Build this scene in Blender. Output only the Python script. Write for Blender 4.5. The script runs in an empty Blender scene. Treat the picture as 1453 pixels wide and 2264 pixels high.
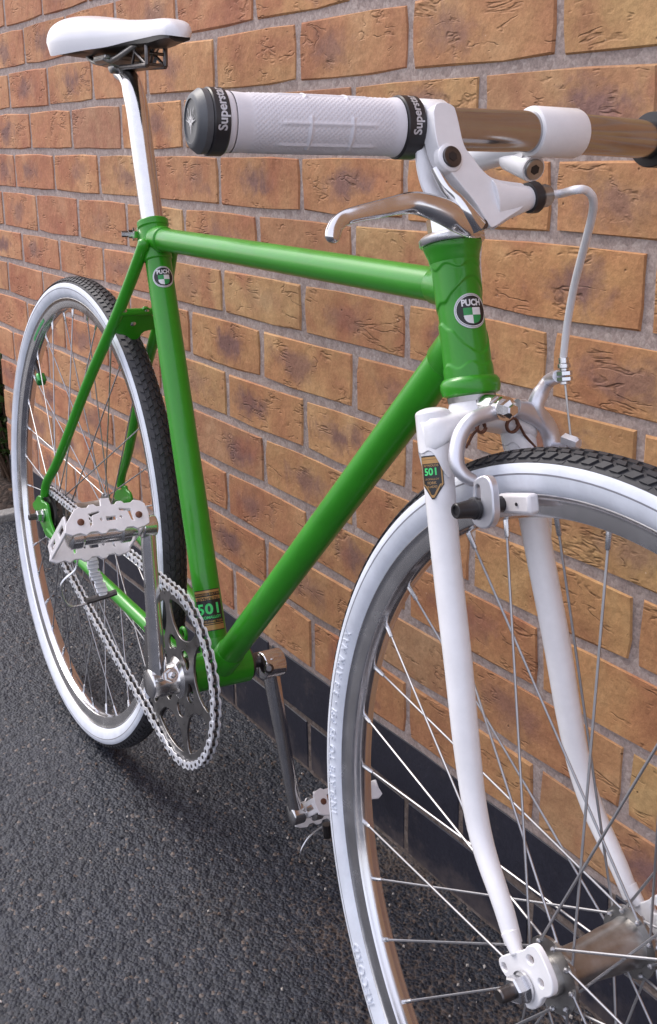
import bpy, bmesh, math, random
from math import sin, cos, pi, radians, sqrt, atan2, hypot
from mathutils import Vector, Matrix, noise
random.seed(7)
S = bpy.context.scene
COL = S.collection

# ------------------------------------------------------------------ camera, world, sun, exposure
CAM_C = Vector((2.14909, -0.71328, 0.85012))
CAM_R = Vector((0.5461885, 0.83750368, -0.01630048))
CAM_U = Vector((-0.18964338, 0.1425857, 0.97144465))
CAM_F = Vector((-0.81591269, 0.52750062, -0.23670569))
FPX, PX, PY = 2382.128, 676.294, 883.937           # focal length and principal point of the photograph, in its pixels
cd = bpy.data.cameras.new('camera')
cam = bpy.data.objects.new('camera', cd)
COL.objects.link(cam)
mw = Matrix.Identity(4)
for i in range(3):
    mw[i][0] = CAM_R[i]; mw[i][1] = CAM_U[i]; mw[i][2] = -CAM_F[i]; mw[i][3] = CAM_C[i]
cam.matrix_world = mw
cd.sensor_fit = 'VERTICAL'
cd.sensor_height = 36.0
cd.lens = 36.0 * FPX / 2264
cd.shift_x = (726.5 - PX) / 2264
cd.shift_y = -(1132 - PY) / 2264
cd.clip_start = 0.02
cd.clip_end = 500
S.camera = cam

SUN_EL, SUN_AZ = radians(48), radians(200)          # azimuth of the direction towards the sun, measured from +X
world = bpy.data.worlds.new('World'); S.world = world
world.use_nodes = True
wn = world.node_tree.nodes; wl = world.node_tree.links
wn.clear()
wo = wn.new('ShaderNodeOutputWorld'); bg = wn.new('ShaderNodeBackground'); sky = wn.new('ShaderNodeTexSky')
sky.sky_type = 'NISHITA'; sky.sun_disc = False
sky.sun_elevation = SUN_EL
sky.sun_rotation = pi / 2 - SUN_AZ
sky.air_density = 1.0; sky.dust_density = 3.0; sky.ozone_density = 1.0
mixw = wn.new('ShaderNodeMix'); mixw.data_type = 'RGBA'; mixw.inputs[0].default_value = 0.55
mixw.inputs[7].default_value = (7.35, 7.15, 7.95, 1)     # thin overcast veiling the blue
wl.new(sky.outputs[0], mixw.inputs[6]); wl.new(mixw.outputs[2], bg.inputs[0])
bg.inputs[1].default_value = 0.13
wl.new(bg.outputs[0], wo.inputs[0])
sd = bpy.data.lights.new('sun', 'SUN'); sd.energy = 1.1; sd.angle = radians(25); sd.color = (1.0, 0.96, 0.9)
sun = bpy.data.objects.new('sun', sd); COL.objects.link(sun)
sdir = Vector((cos(SUN_EL) * cos(SUN_AZ), cos(SUN_EL) * sin(SUN_AZ), sin(SUN_EL)))
sun.rotation_euler = sdir.to_track_quat('Z', 'Y').to_euler()
sun.location = (0, -3, 4)
S.view_settings.view_transform = 'Standard'
S.view_settings.look = 'None'
S.view_settings.gamma = 1
S.view_settings.use_curve_mapping = False
S.view_settings.exposure = 1.0
S.render.engine = 'CYCLES'
S.cycles.max_bounces = 8

# ------------------------------------------------------------------ frames of reference
BO = Vector((0.73884, -0.20603, 0.0))
BF = Vector((0.99876116, -0.04976098, 0)); BL = Vector((0.04966319, 0.99679838, -0.06266228)); BU = Vector((0.00311814, 0.06258465, 0.99803479))
BIKE = Matrix.Identity(4)
for i in range(3):
    BIKE[i][0] = BF[i]; BIKE[i][1] = BL[i]; BIKE[i][2] = BU[i]; BIKE[i][3] = BO[i]
BIKE_I = BIKE.inverted()
HTA = Vector((0.80989, 0, 0.77492)); HTB = Vector((0.8416, 0, 0.67567))       # head tube axis, top and bottom
STEER = Matrix.Translation(HTA) @ Matrix.Rotation(-0.03847, 4, (HTA - HTB).normalized()) @ Matrix.Translation(-HTA)
STEER_I = STEER.inverted()

def ray(x, y):
    return CAM_C.copy(), CAM_R * ((x - PX) / FPX) - CAM_U * ((y - PY) / FPX) + CAM_F
def on_plane(x, y, org, nrm, steer=False):
    """the point of the bicycle (its own coordinates) that the photograph shows at pixel x, y on the given plane"""
    c, d = ray(x, y)
    M = (STEER_I @ BIKE_I) if steer else BIKE_I
    c2 = M @ c; d2 = (M @ (c + d)) - c2
    t = (Vector(org) - c2).dot(Vector(nrm)) / d2.dot(Vector(nrm))
    return c2 + d2 * t
def bp(x, y, off=0.0): return on_plane(x, y, (0, off, 0), (0, 1, 0))
def sp(x, y, off=0.0): return on_plane(x, y, (0, off, 0), (0, 1, 0), True)
def spx(x, y, xo): return on_plane(x, y, (xo, 0, 0), (1, 0, 0), True)

# ------------------------------------------------------------------ mesh helpers
def V3(p): return Vector(p)
class G:
    def __init__(s): s.v = []; s.f = []; s.m = []
    def add(s, vs, fs, mi=0):
        b = len(s.v); s.v += [tuple(v) for v in vs]
        for f in fs: s.f.append(tuple(i + b for i in f)); s.m.append(mi)
        return s
    def tube(s, pts, r, n=14, mi=0, caps=True, flat=None, up=None, closed=False):
        """round tube along pts; r a number or list; flat = (axis, factor list) squashes along a direction"""
        pts = [V3(p) for p in pts]; k = len(pts)
        rr = r if isinstance(r, (list, tuple)) else [r] * k
        T = []
        for i in range(k):
            if closed: t = pts[(i + 1) % k] - pts[i - 1]
            else: t = pts[min(i + 1, k - 1)] - pts[max(i - 1, 0)]
            T.append(t.normalized())
        a = V3(up) if up else (V3((0, 1, 0)) if abs(T[0].y) < .9 else V3((0, 0, 1)))
        vs = []
        for i in range(k):
            a = (a - T[i] * a.dot(T[i])).normalized(); b = T[i].cross(a)
            ra = rr[i] if not isinstance(rr[i], tuple) else rr[i][0]
            rb = rr[i] if not isinstance(rr[i], tuple) else rr[i][1]
            for j in range(n):
                t = 2 * pi * j / n
                vs.append(pts[i] + a * (ra * cos(t)) + b * (rb * sin(t)))
        fs = []
        for i in range(k if closed else k - 1):
            for j in range(n):
                i2 = (i + 1) % k
                fs.append((i * n + j, i * n + (j + 1) % n, i2 * n + (j + 1) % n, i2 * n + j))
        if caps and not closed:
            fs.append(tuple(range(n))[::-1]); fs.append(tuple((k - 1) * n + j for j in range(n)))
        return s.add(vs, fs, mi)
    def lathe(s, prof, org=(0, 0, 0), axis=(0, 1, 0), n=24, mi=0, ref=None, close=False, ang=0, caps=True):
        """prof = [(distance along the axis, radius)]"""
        ax = V3(axis).normalized(); org = V3(org)
        a = V3(ref) if ref else (V3((0, 0, 1)) if abs(ax.z) < .8 else V3((1, 0, 0)))
        a = (a - ax * a.dot(ax)).normalized(); b = ax.cross(a)
        vs = []; k = len(prof)
        for (h, r) in prof:
            for j in range(n):
                t = 2 * pi * j / n + ang
                vs.append(org + ax * h + a * (r * cos(t)) + b * (r * sin(t)))
        fs = []
        for i in range(k if close else k - 1):
            i2 = (i + 1) % k
            for j in range(n):
                fs.append((i * n + j, i2 * n + j, i2 * n + (j + 1) % n, i * n + (j + 1) % n))
        if not close and caps:
            if prof[0][1] > 1e-5: fs.append(tuple(range(n)))
            if prof[-1][1] > 1e-5: fs.append(tuple((k - 1) * n + j for j in range(n))[::-1])
        return s.add(vs, fs, mi)
    def box(s, c, h, M=None, mi=0):
        c = V3(c); vs = []
        for i in range(8):
            p = V3(((h[0] if i & 1 else -h[0]), (h[1] if i & 2 else -h[1]), (h[2] if i & 4 else -h[2])))
            if M: p = M @ p
            vs.append(c + p)
        return s.add(vs, [(0, 2, 3, 1), (4, 5, 7, 6), (0, 1, 5, 4), (2, 6, 7, 3), (0, 4, 6, 2), (1, 3, 7, 5)], mi)
    def ball(s, c, r, n=14, mi=0, sc=(1, 1, 1)):
        c = V3(c); vs = [];
        for i in range(n // 2 + 1):
            ph = pi * i / (n // 2)
            for j in range(n):
                t = 2 * pi * j / n
                vs.append(c + V3((r * sc[0] * sin(ph) * cos(t), r * sc[1] * sin(ph) * sin(t), r * sc[2] * cos(ph))))
        fs = [(i * n + j, (i + 1) * n + j, (i + 1) * n + (j + 1) % n, i * n + (j + 1) % n) for i in range(n // 2) for j in range(n)]
        return s.add(vs, fs, mi)
    def plate(s, outer, org, u, v, th, holes=(), mi=0, centre=True):
        """flat plate cut from the 2-D outline, with real holes and thickness th along u x v"""
        org = V3(org); u = V3(u).normalized(); v = V3(v).normalized(); w = u.cross(v).normalized()
        bm = bmesh.new(); es = []
        for loop in [outer] + list(holes):
            vv = [bm.verts.new((p[0], p[1], 0)) for p in loop]
            for i in range(len(vv)): es.append(bm.edges.new((vv[i], vv[(i + 1) % len(vv)])))
        bmesh.ops.triangle_fill(bm, use_beauty=True, use_dissolve=False, edges=es)
        bmesh.ops.recalc_face_normals(bm, faces=bm.faces)
        ext = bmesh.ops.extrude_face_region(bm, geom=list(bm.faces))
        for g in ext['geom']:
            if isinstance(g, bmesh.types.BMVert): g.co.z += th
        bmesh.ops.recalc_face_normals(bm, faces=bm.faces)
        bm.verts.index_update()
        o = -th / 2 if centre else 0
        s.add([org + u * q.co.x + v * q.co.y + w * (q.co.z + o) for q in bm.verts], [[q.index for q in f.verts] for f in bm.faces], mi)
        bm.free(); return s
def build(name, g, mats, parent=None, ang=40, bevel=None, M=None, flatshade=False):
    me = bpy.data.meshes.new(name)
    me.from_pydata(g.v, [], g.f); me.update()
    mats = mats if isinstance(mats, (list, tuple)) else [mats]
    for m in mats: me.materials.append(m)
    if any(g.m): me.polygons.foreach_set('material_index', g.m)
    if not flatshade:
        me.shade_smooth(); me.set_sharp_from_angle(angle=radians(ang))
    o = bpy.data.objects.new(name, me); COL.objects.link(o)
    if parent: o.parent = parent
    if M is not None: o.matrix_local = M
    if bevel:
        b = o.modifiers.new('bevel', 'BEVEL'); b.width = bevel; b.segments = 2; b.limit_method = 'ANGLE'; b.angle_limit = radians(40)
    return o
def empty(name, parent=None, M=None):
    o = bpy.data.objects.new(name, None); COL.objects.link(o); o.empty_display_size = .05
    if parent: o.parent = parent
    if M is not None: o.matrix_local = M
    return o
def tag(o, **k):
    for a, b in k.items(): o[a] = b
    return o
def smooth2(p, n=2, closed=True):
    for _ in range(n):
        q = []; L = len(p)
        for i in range(L if closed else L - 1):
            a = p[i]; b = p[(i + 1) % L]
            q.append(tuple(.75 * s + .25 * t for s, t in zip(a, b))); q.append(tuple(.25 * s + .75 * t for s, t in zip(a, b)))
        p = q if closed else [p[0]] + q + [p[-1]]
    return p
def spline(p, n=6):
    p = [V3(a) for a in p]; out = []
    for i in range(len(p) - 1):
        a = p[max(i - 1, 0)]; b = p[i]; c = p[i + 1]; d = p[min(i + 2, len(p) - 1)]
        for j in range(n):
            t = j / n
            out.append(.5 * ((2 * b) + (c - a) * t + (2 * a - 5 * b + 4 * c - d) * t * t + (3 * b - a - 3 * c + d) * t ** 3))
    out.append(p[-1]); return out
def lerp(a, b, t): return a + (b - a) * t
def interp(xs, ys, x):
    if x <= xs[0]: return ys[0]
    for i in range(len(xs) - 1):
        if x <= xs[i + 1]:
            h = xs[i + 1] - xs[i]; t = (x - xs[i]) / h
            m0 = (ys[i + 1] - ys[max(i - 1, 0)]) / (xs[i + 1] - xs[max(i - 1, 0)]); j = min(i + 2, len(xs) - 1); m1 = (ys[j] - ys[i]) / (xs[j] - xs[i])
            return (2 * t ** 3 - 3 * t * t + 1) * ys[i] + (t ** 3 - 2 * t * t + t) * h * m0 + (3 * t * t - 2 * t ** 3) * ys[i + 1] + (t ** 3 - t * t) * h * m1
    return ys[-1]
def text2d(body, size, extrude=0.0, shear=0.0, bold=0.0, res=3, align='CENTER', spacing=1.0):
    c = bpy.data.curves.new('lettering', 'FONT'); c.body = body; c.size = size; c.extrude = extrude; c.shear = shear
    c.offset = bold; c.resolution_u = res; c.align_x = align; c.align_y = 'CENTER'; c.space_character = spacing
    o = bpy.data.objects.new('lettering', c); COL.objects.link(o)
    dg = bpy.context.evaluated_depsgraph_get(); me = bpy.data.meshes.new_from_object(o.evaluated_get(dg))
    vs = [v.co.copy() for v in me.vertices]; fs = [tuple(p.vertices) for p in me.polygons]
    bpy.data.objects.remove(o); bpy.data.curves.remove(c); bpy.data.meshes.remove(me)
    return vs, fs

# ------------------------------------------------------------------ materials
def mat(name, col, rough=.5, metal=0, spec=.5, coat=0, coat_r=.05, bump=0, bscale=200, var=0, vscale=20, bdist=.0005, rvar=0):
    m = bpy.data.materials.new(name); m.use_nodes = True; nt = m.node_tree; N = nt.nodes; K = nt.links
    b = N['Principled BSDF']
    b.inputs['Base Color'].default_value = (*col, 1); b.inputs['Roughness'].default_value = rough; b.inputs['Metallic'].default_value = metal
    b.inputs['Specular IOR Level'].default_value = spec; b.inputs['Coat Weight'].default_value = coat; b.inputs['Coat Roughness'].default_value = coat_r
    tc = N.new('ShaderNodeTexCoord')
    if var:
        n = N.new('ShaderNodeTexNoise'); n.inputs['Scale'].default_value = vscale; n.inputs['Detail'].default_value = 6; n.inputs['Roughness'].default_value = .65
        K.new(tc.outputs['Object'], n.inputs['Vector'])
        mr = N.new('ShaderNodeMapRange'); mr.inputs[1].default_value = .3; mr.inputs[2].default_value = .7; mr.inputs[3].default_value = 1 - var; mr.inputs[4].default_value = 1 + var * .6
        K.new(n.outputs[0], mr.inputs[0])
        mx = N.new('ShaderNodeMix'); mx.data_type = 'RGBA'; mx.blend_type = 'MULTIPLY'; mx.inputs[0].default_value = 1
        mx.inputs[6].default_value = (*col, 1); K.new(mr.outputs[0], mx.inputs[7]); K.new(mx.outputs[2], b.inputs['Base Color'])
        if rvar:
            m2 = N.new('ShaderNodeMapRange'); m2.inputs[1].default_value = .35; m2.inputs[2].default_value = .7; m2.inputs[3].default_value = rough - rvar * .3; m2.inputs[4].default_value = rough + rvar
            K.new(n.outputs[0], m2.inputs[0]); K.new(m2.outputs[0], b.inputs['Roughness'])
    if bump:
        n2 = N.new('ShaderNodeTexNoise'); n2.inputs['Scale'].default_value = bscale; n2.inputs['Detail'].default_value = 4
        K.new(tc.outputs['Object'], n2.inputs['Vector'])
        bu = N.new('ShaderNodeBump'); bu.inputs['Strength'].default_value = bump; bu.inputs['Distance'].default_value = bdist
        K.new(n2.outputs[0], bu.inputs['Height']); K.new(bu.outputs[0], b.inputs['Normal'])
    return m
M_green = mat('green_enamel', (0.026, 0.262, 0.008), .34, 0, .4, .35, .10, .10, 260, .10, 30, .0004, .10)
M_green_in = mat('dark_green_enamel', (0.018, 0.16, 0.012), .4)
M_white = mat('white_paint', (0.80, 0.79, 0.81), .30, 0, .5, .3, .12, .06, 300, .07, 45, .0003, .08)
M_whitemetal = mat('white_pedal_paint', (0.74, 0.71, 0.72), .42, 0, .5, 0, .1, .08, 400, .10, 60, .0004, .1)
M_whitewall = mat('whitewall_rubber', (0.65, 0.68, 0.75), .5, 0, .4, 0, .1, .06, 600, .13, 40, .0003, .1)
M_line = mat('grey_groove', (0.22, 0.22, 0.25), .6)
M_grip = mat('white_grip_rubber', (0.72, 0.70, 0.74), .5, 0, .4, 0, .1, .05, 800, .06, 60, .0002)
M_vinyl = mat('white_vinyl', (0.80, 0.79, 0.82), .30, 0, .5, .2, .15, .25, 900, .03, 20, .0002)
M_satin = mat('satin_anodised_aluminium', (0.70, 0.70, 0.75), .40, .85, .5, 0, .1, .05, 300, .08, 60, .0003, .06)
M_bar = mat('brushed_bar_chrome', (0.46, 0.45, 0.45), .17, 1, .5, 0, .1, .04, 60, .10, 30, .0004, .06)
M_chrome = mat('chrome', (0.72, 0.71, 0.71), .14, 1, .5, 0, .1, .03, 90, .08, 60, .0003, .08)
M_alu = mat('polished_aluminium', (0.66, 0.66, 0.68), .24, 1, .5, 0, .1, .06, 250, .12, 45, .0004, .12)
M_spoke = mat('spoke_steel', (0.44, 0.44, 0.46), .46, 1, .5, 0, .1, 0, 1, .1, 80)
M_steel = mat('dull_steel', (0.42, 0.41, 0.40), .34, 1, .5, 0, .1, .1, 300, .25, 70, .0004, .15)
M_ring = mat('chainring_steel', (0.27, 0.26, 0.26), .30, 1, .5, 0, .1, .1, 300, .25, 70, .0004, .12)
M_darksteel = mat('dark_steel', (0.13, 0.12, 0.12), .4, 1, .5, 0, .1, .1, 300, .3, 90)
M_plate = mat('zinc_chain_plate', (0.74, 0.75, 0.79), .34, .35, .5, 0, .1, 0, 1, .1, 200)
M_rust = mat('rusty_wire', (0.16, 0.07, 0.045), .6, .4, .4, 0, .1, .2, 400, .35, 120)
M_rubber = mat('black_rubber', (0.036, 0.035, 0.040), .62, 0, .4, 0, .1, .2, 500, .25, 60, .0004)
M_black = mat('black_plastic', (0.020, 0.018, 0.020), .38, 0, .5, 0, .1, .05, 300, .1, 50)
M_darkgrey = mat('charcoal_plastic', (0.085, 0.088, 0.095), .45, 0, .5, 0, .1, .08, 500, .1, 80)
M_ink_black = mat('print_black', (0.012, 0.012, 0.014), .35)
M_ink_white = mat('print_white', (0.75, 0.75, 0.77), .35)
M_ink_silver = mat('print_silver', (0.55, 0.55, 0.58), .35, .4)
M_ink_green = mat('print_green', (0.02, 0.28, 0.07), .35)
M_ink_lime = mat('print_bright_green', (0.06, 0.62, 0.17), .4)
M_ink_gold = mat('print_gold', (0.42, 0.24, 0.09), .35, .3)
M_valve = mat('green_foil', (0.02, 0.30, 0.05), .15, .5, .5, .8, .03, .5, 300, .2, 200, .0008)

def brick_material(name, dark=False):
    m = bpy.data.materials.new(name); m.use_nodes = True; nt = m.node_tree; N = nt.nodes; K = nt.links; b = N['Principled BSDF']
    b.inputs['Roughness'].default_value = .8; b.inputs['Specular IOR Level'].default_value = .3
    geo = N.new('ShaderNodeNewGeometry'); oi = N.new('ShaderNodeObjectInfo'); tc = N.new('ShaderNodeTexCoord')
    at = N.new('ShaderNodeAttribute'); at.attribute_name = 'seed'; at.attribute_type = 'GEOMETRY'
    ad = N.new('ShaderNodeMath'); ad.operation = 'ADD'; K.new(oi.outputs['Random'], ad.inputs[0]); K.new(at.outputs['Fac'], ad.inputs[1])
    fr = N.new('ShaderNodeMath'); fr.operation = 'FRACT'; K.new(ad.outputs[0], fr.inputs[0])
    rnd = fr.outputs[0]
    vm = N.new('ShaderNodeVectorMath'); vm.operation = 'MULTIPLY_ADD'                       # position + a jump per brick
    cx = N.new('ShaderNodeCombineXYZ')
    for i, s_ in enumerate((37.0, 91.0, 53.0)):
        mm = N.new('ShaderNodeMath'); mm.operation = 'MULTIPLY'; mm.inputs[1].default_value = s_; K.new(rnd, mm.inputs[0]); K.new(mm.outputs[0], cx.inputs[i])
    va = N.new('ShaderNodeVectorMath'); va.operation = 'ADD'; K.new(geo.outputs['Position'], va.inputs[0]); K.new(cx.outputs[0], va.inputs[1])
    P = va.outputs[0]
    def noise_(scale, det=4, rough=.55, dist=0, vec=P):
        n = N.new('ShaderNodeTexNoise'); n.inputs['Scale'].default_value = scale; n.inputs['Detail'].default_value = det
        n.inputs['Roughness'].default_value = rough; n.inputs['Distortion'].default_value = dist; K.new(vec, n.inputs['Vector']); return n.outputs[0]
    def ramp(src, stops):
        r = N.new('ShaderNodeValToRGB'); e = r.color_ramp.elements
        while len(e) < len(stops): e.new(.5)
        for i, (p, c) in enumerate(stops): e[i].position = p; e[i].color = (*c, 1) if len(c) == 3 else c
        K.new(src, r.inputs[0]); return r.outputs[0]
    def mixc(f, a, c, bt='MIX'):
        x = N.new('ShaderNodeMix'); x.data_type = 'RGBA'; x.blend_type = bt
        for s_, i in ((f, 0), (a, 6), (c, 7)):
            if isinstance(s_, (int, float)): x.inputs[i].default_value = s_
            elif isinstance(s_, tuple): x.inputs[i].default_value = (*s_, 1)
            else: K.new(s_, x.inputs[i])
        return x.outputs[2]
    def math_(op, a, c=None, clamp=False):
        x = N.new('ShaderNodeMath'); x.operation = op; x.use_clamp = clamp
        for i, s_ in enumerate((a, c)):
            if s_ is None: continue
            if isinstance(s_, (int, float)): x.inputs[i].default_value = s_
            else: K.new(s_, x.inputs[i])
        return x.outputs[0]
    # long slanting creases of the rolled clay
    st = N.new('ShaderNodeMapping'); st.inputs['Scale'].default_value = (13, 13, 44); st.inputs['Rotation'].default_value = (0, .22, 0)
    K.new(P, st.inputs['Vector'])
    wn_ = N.new('ShaderNodeTexNoise'); wn_.inputs['Scale'].default_value = 1.0; wn_.inputs['Detail'].default_value = 3; wn_.inputs['Roughness'].default_value = .6; wn_.inputs['Distortion'].default_value = .35
    K.new(st.outputs[0], wn_.inputs['Vector'])
    ab = math_('ABSOLUTE', math_('SUBTRACT', wn_.outputs[0], .5))
    crease = ramp(ab, [(0.004, (0, 0, 0)), (0.032, (1, 1, 1))])
    gate = ramp(noise_(21, 3, .6), [(.53, (0, 0, 0)), (.60, (1, 1, 1))])
    crease_f = math_('MULTIPLY', math_('SUBTRACT', 1.0, crease), gate)              # 1 inside a crease
    pitn = N.new('ShaderNodeTexVoronoi'); pitn.inputs['Scale'].default_value = 62; K.new(P, pitn.inputs['Vector'])
    pit = ramp(pitn.outputs['Distance'], [(0.0, (1, 1, 1)), (0.10, (0, 0, 0))])
    pit_f = math_('MULTIPLY', pit, ramp(noise_(55, 2), [(.55, (0, 0, 0)), (.62, (1, 1, 1))]))
    fine = noise_(230, 6, .7); med = noise_(48, 5, .6)
    if not dark:
        big = noise_(11, 4, .6, .4)
        base = ramp(big, [(.28, (.350, .172, .098)), (.43, (.430, .235, .124)), (.56, (.465, .278, .142)), (.72, (.530, .350, .188))])
        tint = ramp(rnd, [(0, (.92, .80, .80)), (.2, (1.08, 1.04, .95)), (.4, (.96, .84, .80)), (.6, (1.0, 1.05, .95)), (.8, (1.06, .94, .84)), (1, (.84, .82, .90))])
        base = mixc(1, base, tint, 'MULTIPLY')
        # fired heart of the brick, purple brown, centred by the brick's own coordinates
        sx = N.new('ShaderNodeSeparateXYZ'); K.new(tc.outputs['Object'], sx.inputs[0])
        ex = math_('MULTIPLY', math_('SUBTRACT', sx.outputs[0], math_('MULTIPLY', math_('SUBTRACT', rnd, .5), .09)), 17.0)
        ez = math_('MULTIPLY', sx.outputs[2], 38.0)
        rr = math_('SQRT', math_('ADD', math_('MULTIPLY', ex, ex), math_('MULTIPLY', ez, ez)))
        rr = math_('ADD', rr, math_('MULTIPLY', math_('SUBTRACT', noise_(26, 5, .65, .5), .5), 2.6))
        heart = ramp(rr, [(.25, (1, 1, 1)), (.95, (0, 0, 0))])
        rk = math_('FRACT', math_('MULTIPLY', rnd, 7.31))
        heart = math_('MULTIPLY', heart, ramp(rk, [(.18, (0, 0, 0)), (.34, (.55, .55, .55)), (.97, (.90, .90, .90))]))
        xp = N.new('ShaderNodeSeparateXYZ'); K.new(geo.outputs['Position'], xp.inputs[0])
        warm = N.new('ShaderNodeMapRange'); warm.inputs[1].default_value = .1; warm.inputs[2].default_value = 1.5; K.new(xp.outputs[0], warm.inputs[0])
        base = mixc(1, base, mixc(warm.outputs[0], (1.04, .93, 1.06), (.99, 1.0, 1.0)), 'MULTIPLY')
        col = mixc(heart, base, (.200, .110, .105))
        red = ramp(noise_(9, 3, .5), [(.58, (0, 0, 0)), (.68, (.55, .55, .55))])
        col = mixc(red, col, (.34, .125, .075))
        col = mixc(1, col, ramp(fine, [(.3, (.82, .80, .78)), (.7, (1.14, 1.13, 1.1))]), 'MULTIPLY')
        col = mixc(1, col, ramp(med, [(.3, (.88, .86, .84)), (.7, (1.08, 1.07, 1.05))]), 'MULTIPLY')
        col = mixc(math_('MULTIPLY', crease_f, .30), col, (.14, .07, .04))
        col = mixc(math_('MULTIPLY', pit_f, .8), col, (.03, .022, .022))
        sp_ = N.new('ShaderNodeTexVoronoi'); sp_.inputs['Scale'].default_value = 120; K.new(P, sp_.inputs['Vector'])
        spk = math_('MULTIPLY', ramp(sp_.outputs['Distance'], [(0, (1, 1, 1)), (.11, (0, 0, 0))]), ramp(noise_(70, 2), [(.62, (0, 0, 0)), (.66, (1, 1, 1))]))
        col = mixc(spk, col, (.72, .58, .47))
        hgt = math_('ADD', math_('MULTIPLY', fine, .10), math_('MULTIPLY', med, .55))
        hgt = math_('ADD', hgt, math_('MULTIPLY', noise_(14, 3), .7))
        hgt = math_('SUBTRACT', hgt, math_('MULTIPLY', crease_f, .34)); hgt = math_('SUBTRACT', hgt, math_('MULTIPLY', pit_f, .5))
        bd = .0034
    else:
        col = mixc(noise_(14, 4), (.016, .016, .025), (.030, .030, .042))
        col = mixc(1, col, ramp(fine, [(.3, (.8, .8, .8)), (.7, (1.3, 1.3, 1.3))]), 'MULTIPLY')
        col = mixc(pit_f, col, (.20, .13, .10))
        zz = N.new('ShaderNodeSeparateXYZ'); K.new(geo.outputs['Position'], zz.inputs[0]); zr = N.new('ShaderNodeMapRange'); zr.inputs[1].default_value = .055; zr.inputs[2].default_value = 0; zr.inputs[3].default_value = 0; zr.inputs[4].default_value = .26; K.new(zz.outputs[2], zr.inputs[0])
        dirt = ramp(math_('ADD', noise_(20, 5, .7), zr.outputs[0]), [(.58, (0, 0, 0)), (.80, (.45, .45, .45))]); col = mixc(dirt, col, (.14, .11, .10))
        hgt = math_('ADD', math_('MULTIPLY', fine, .10), math_('MULTIPLY', med, .25)); bd = .0022
        b.inputs['Roughness'].default_value = .5
    bu = N.new('ShaderNodeBump'); bu.inputs['Strength'].default_value = 1.0; bu.inputs['Distance'].default_value = bd
    K.new(hgt, bu.inputs['Height']); K.new(bu.outputs[0], b.inputs['Normal']); K.new(col, b.inputs['Base Color'])
    return m
M_brick = brick_material('rolled_clay_brick'); M_brickdark = brick_material('blue_engineering_brick', True)

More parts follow.
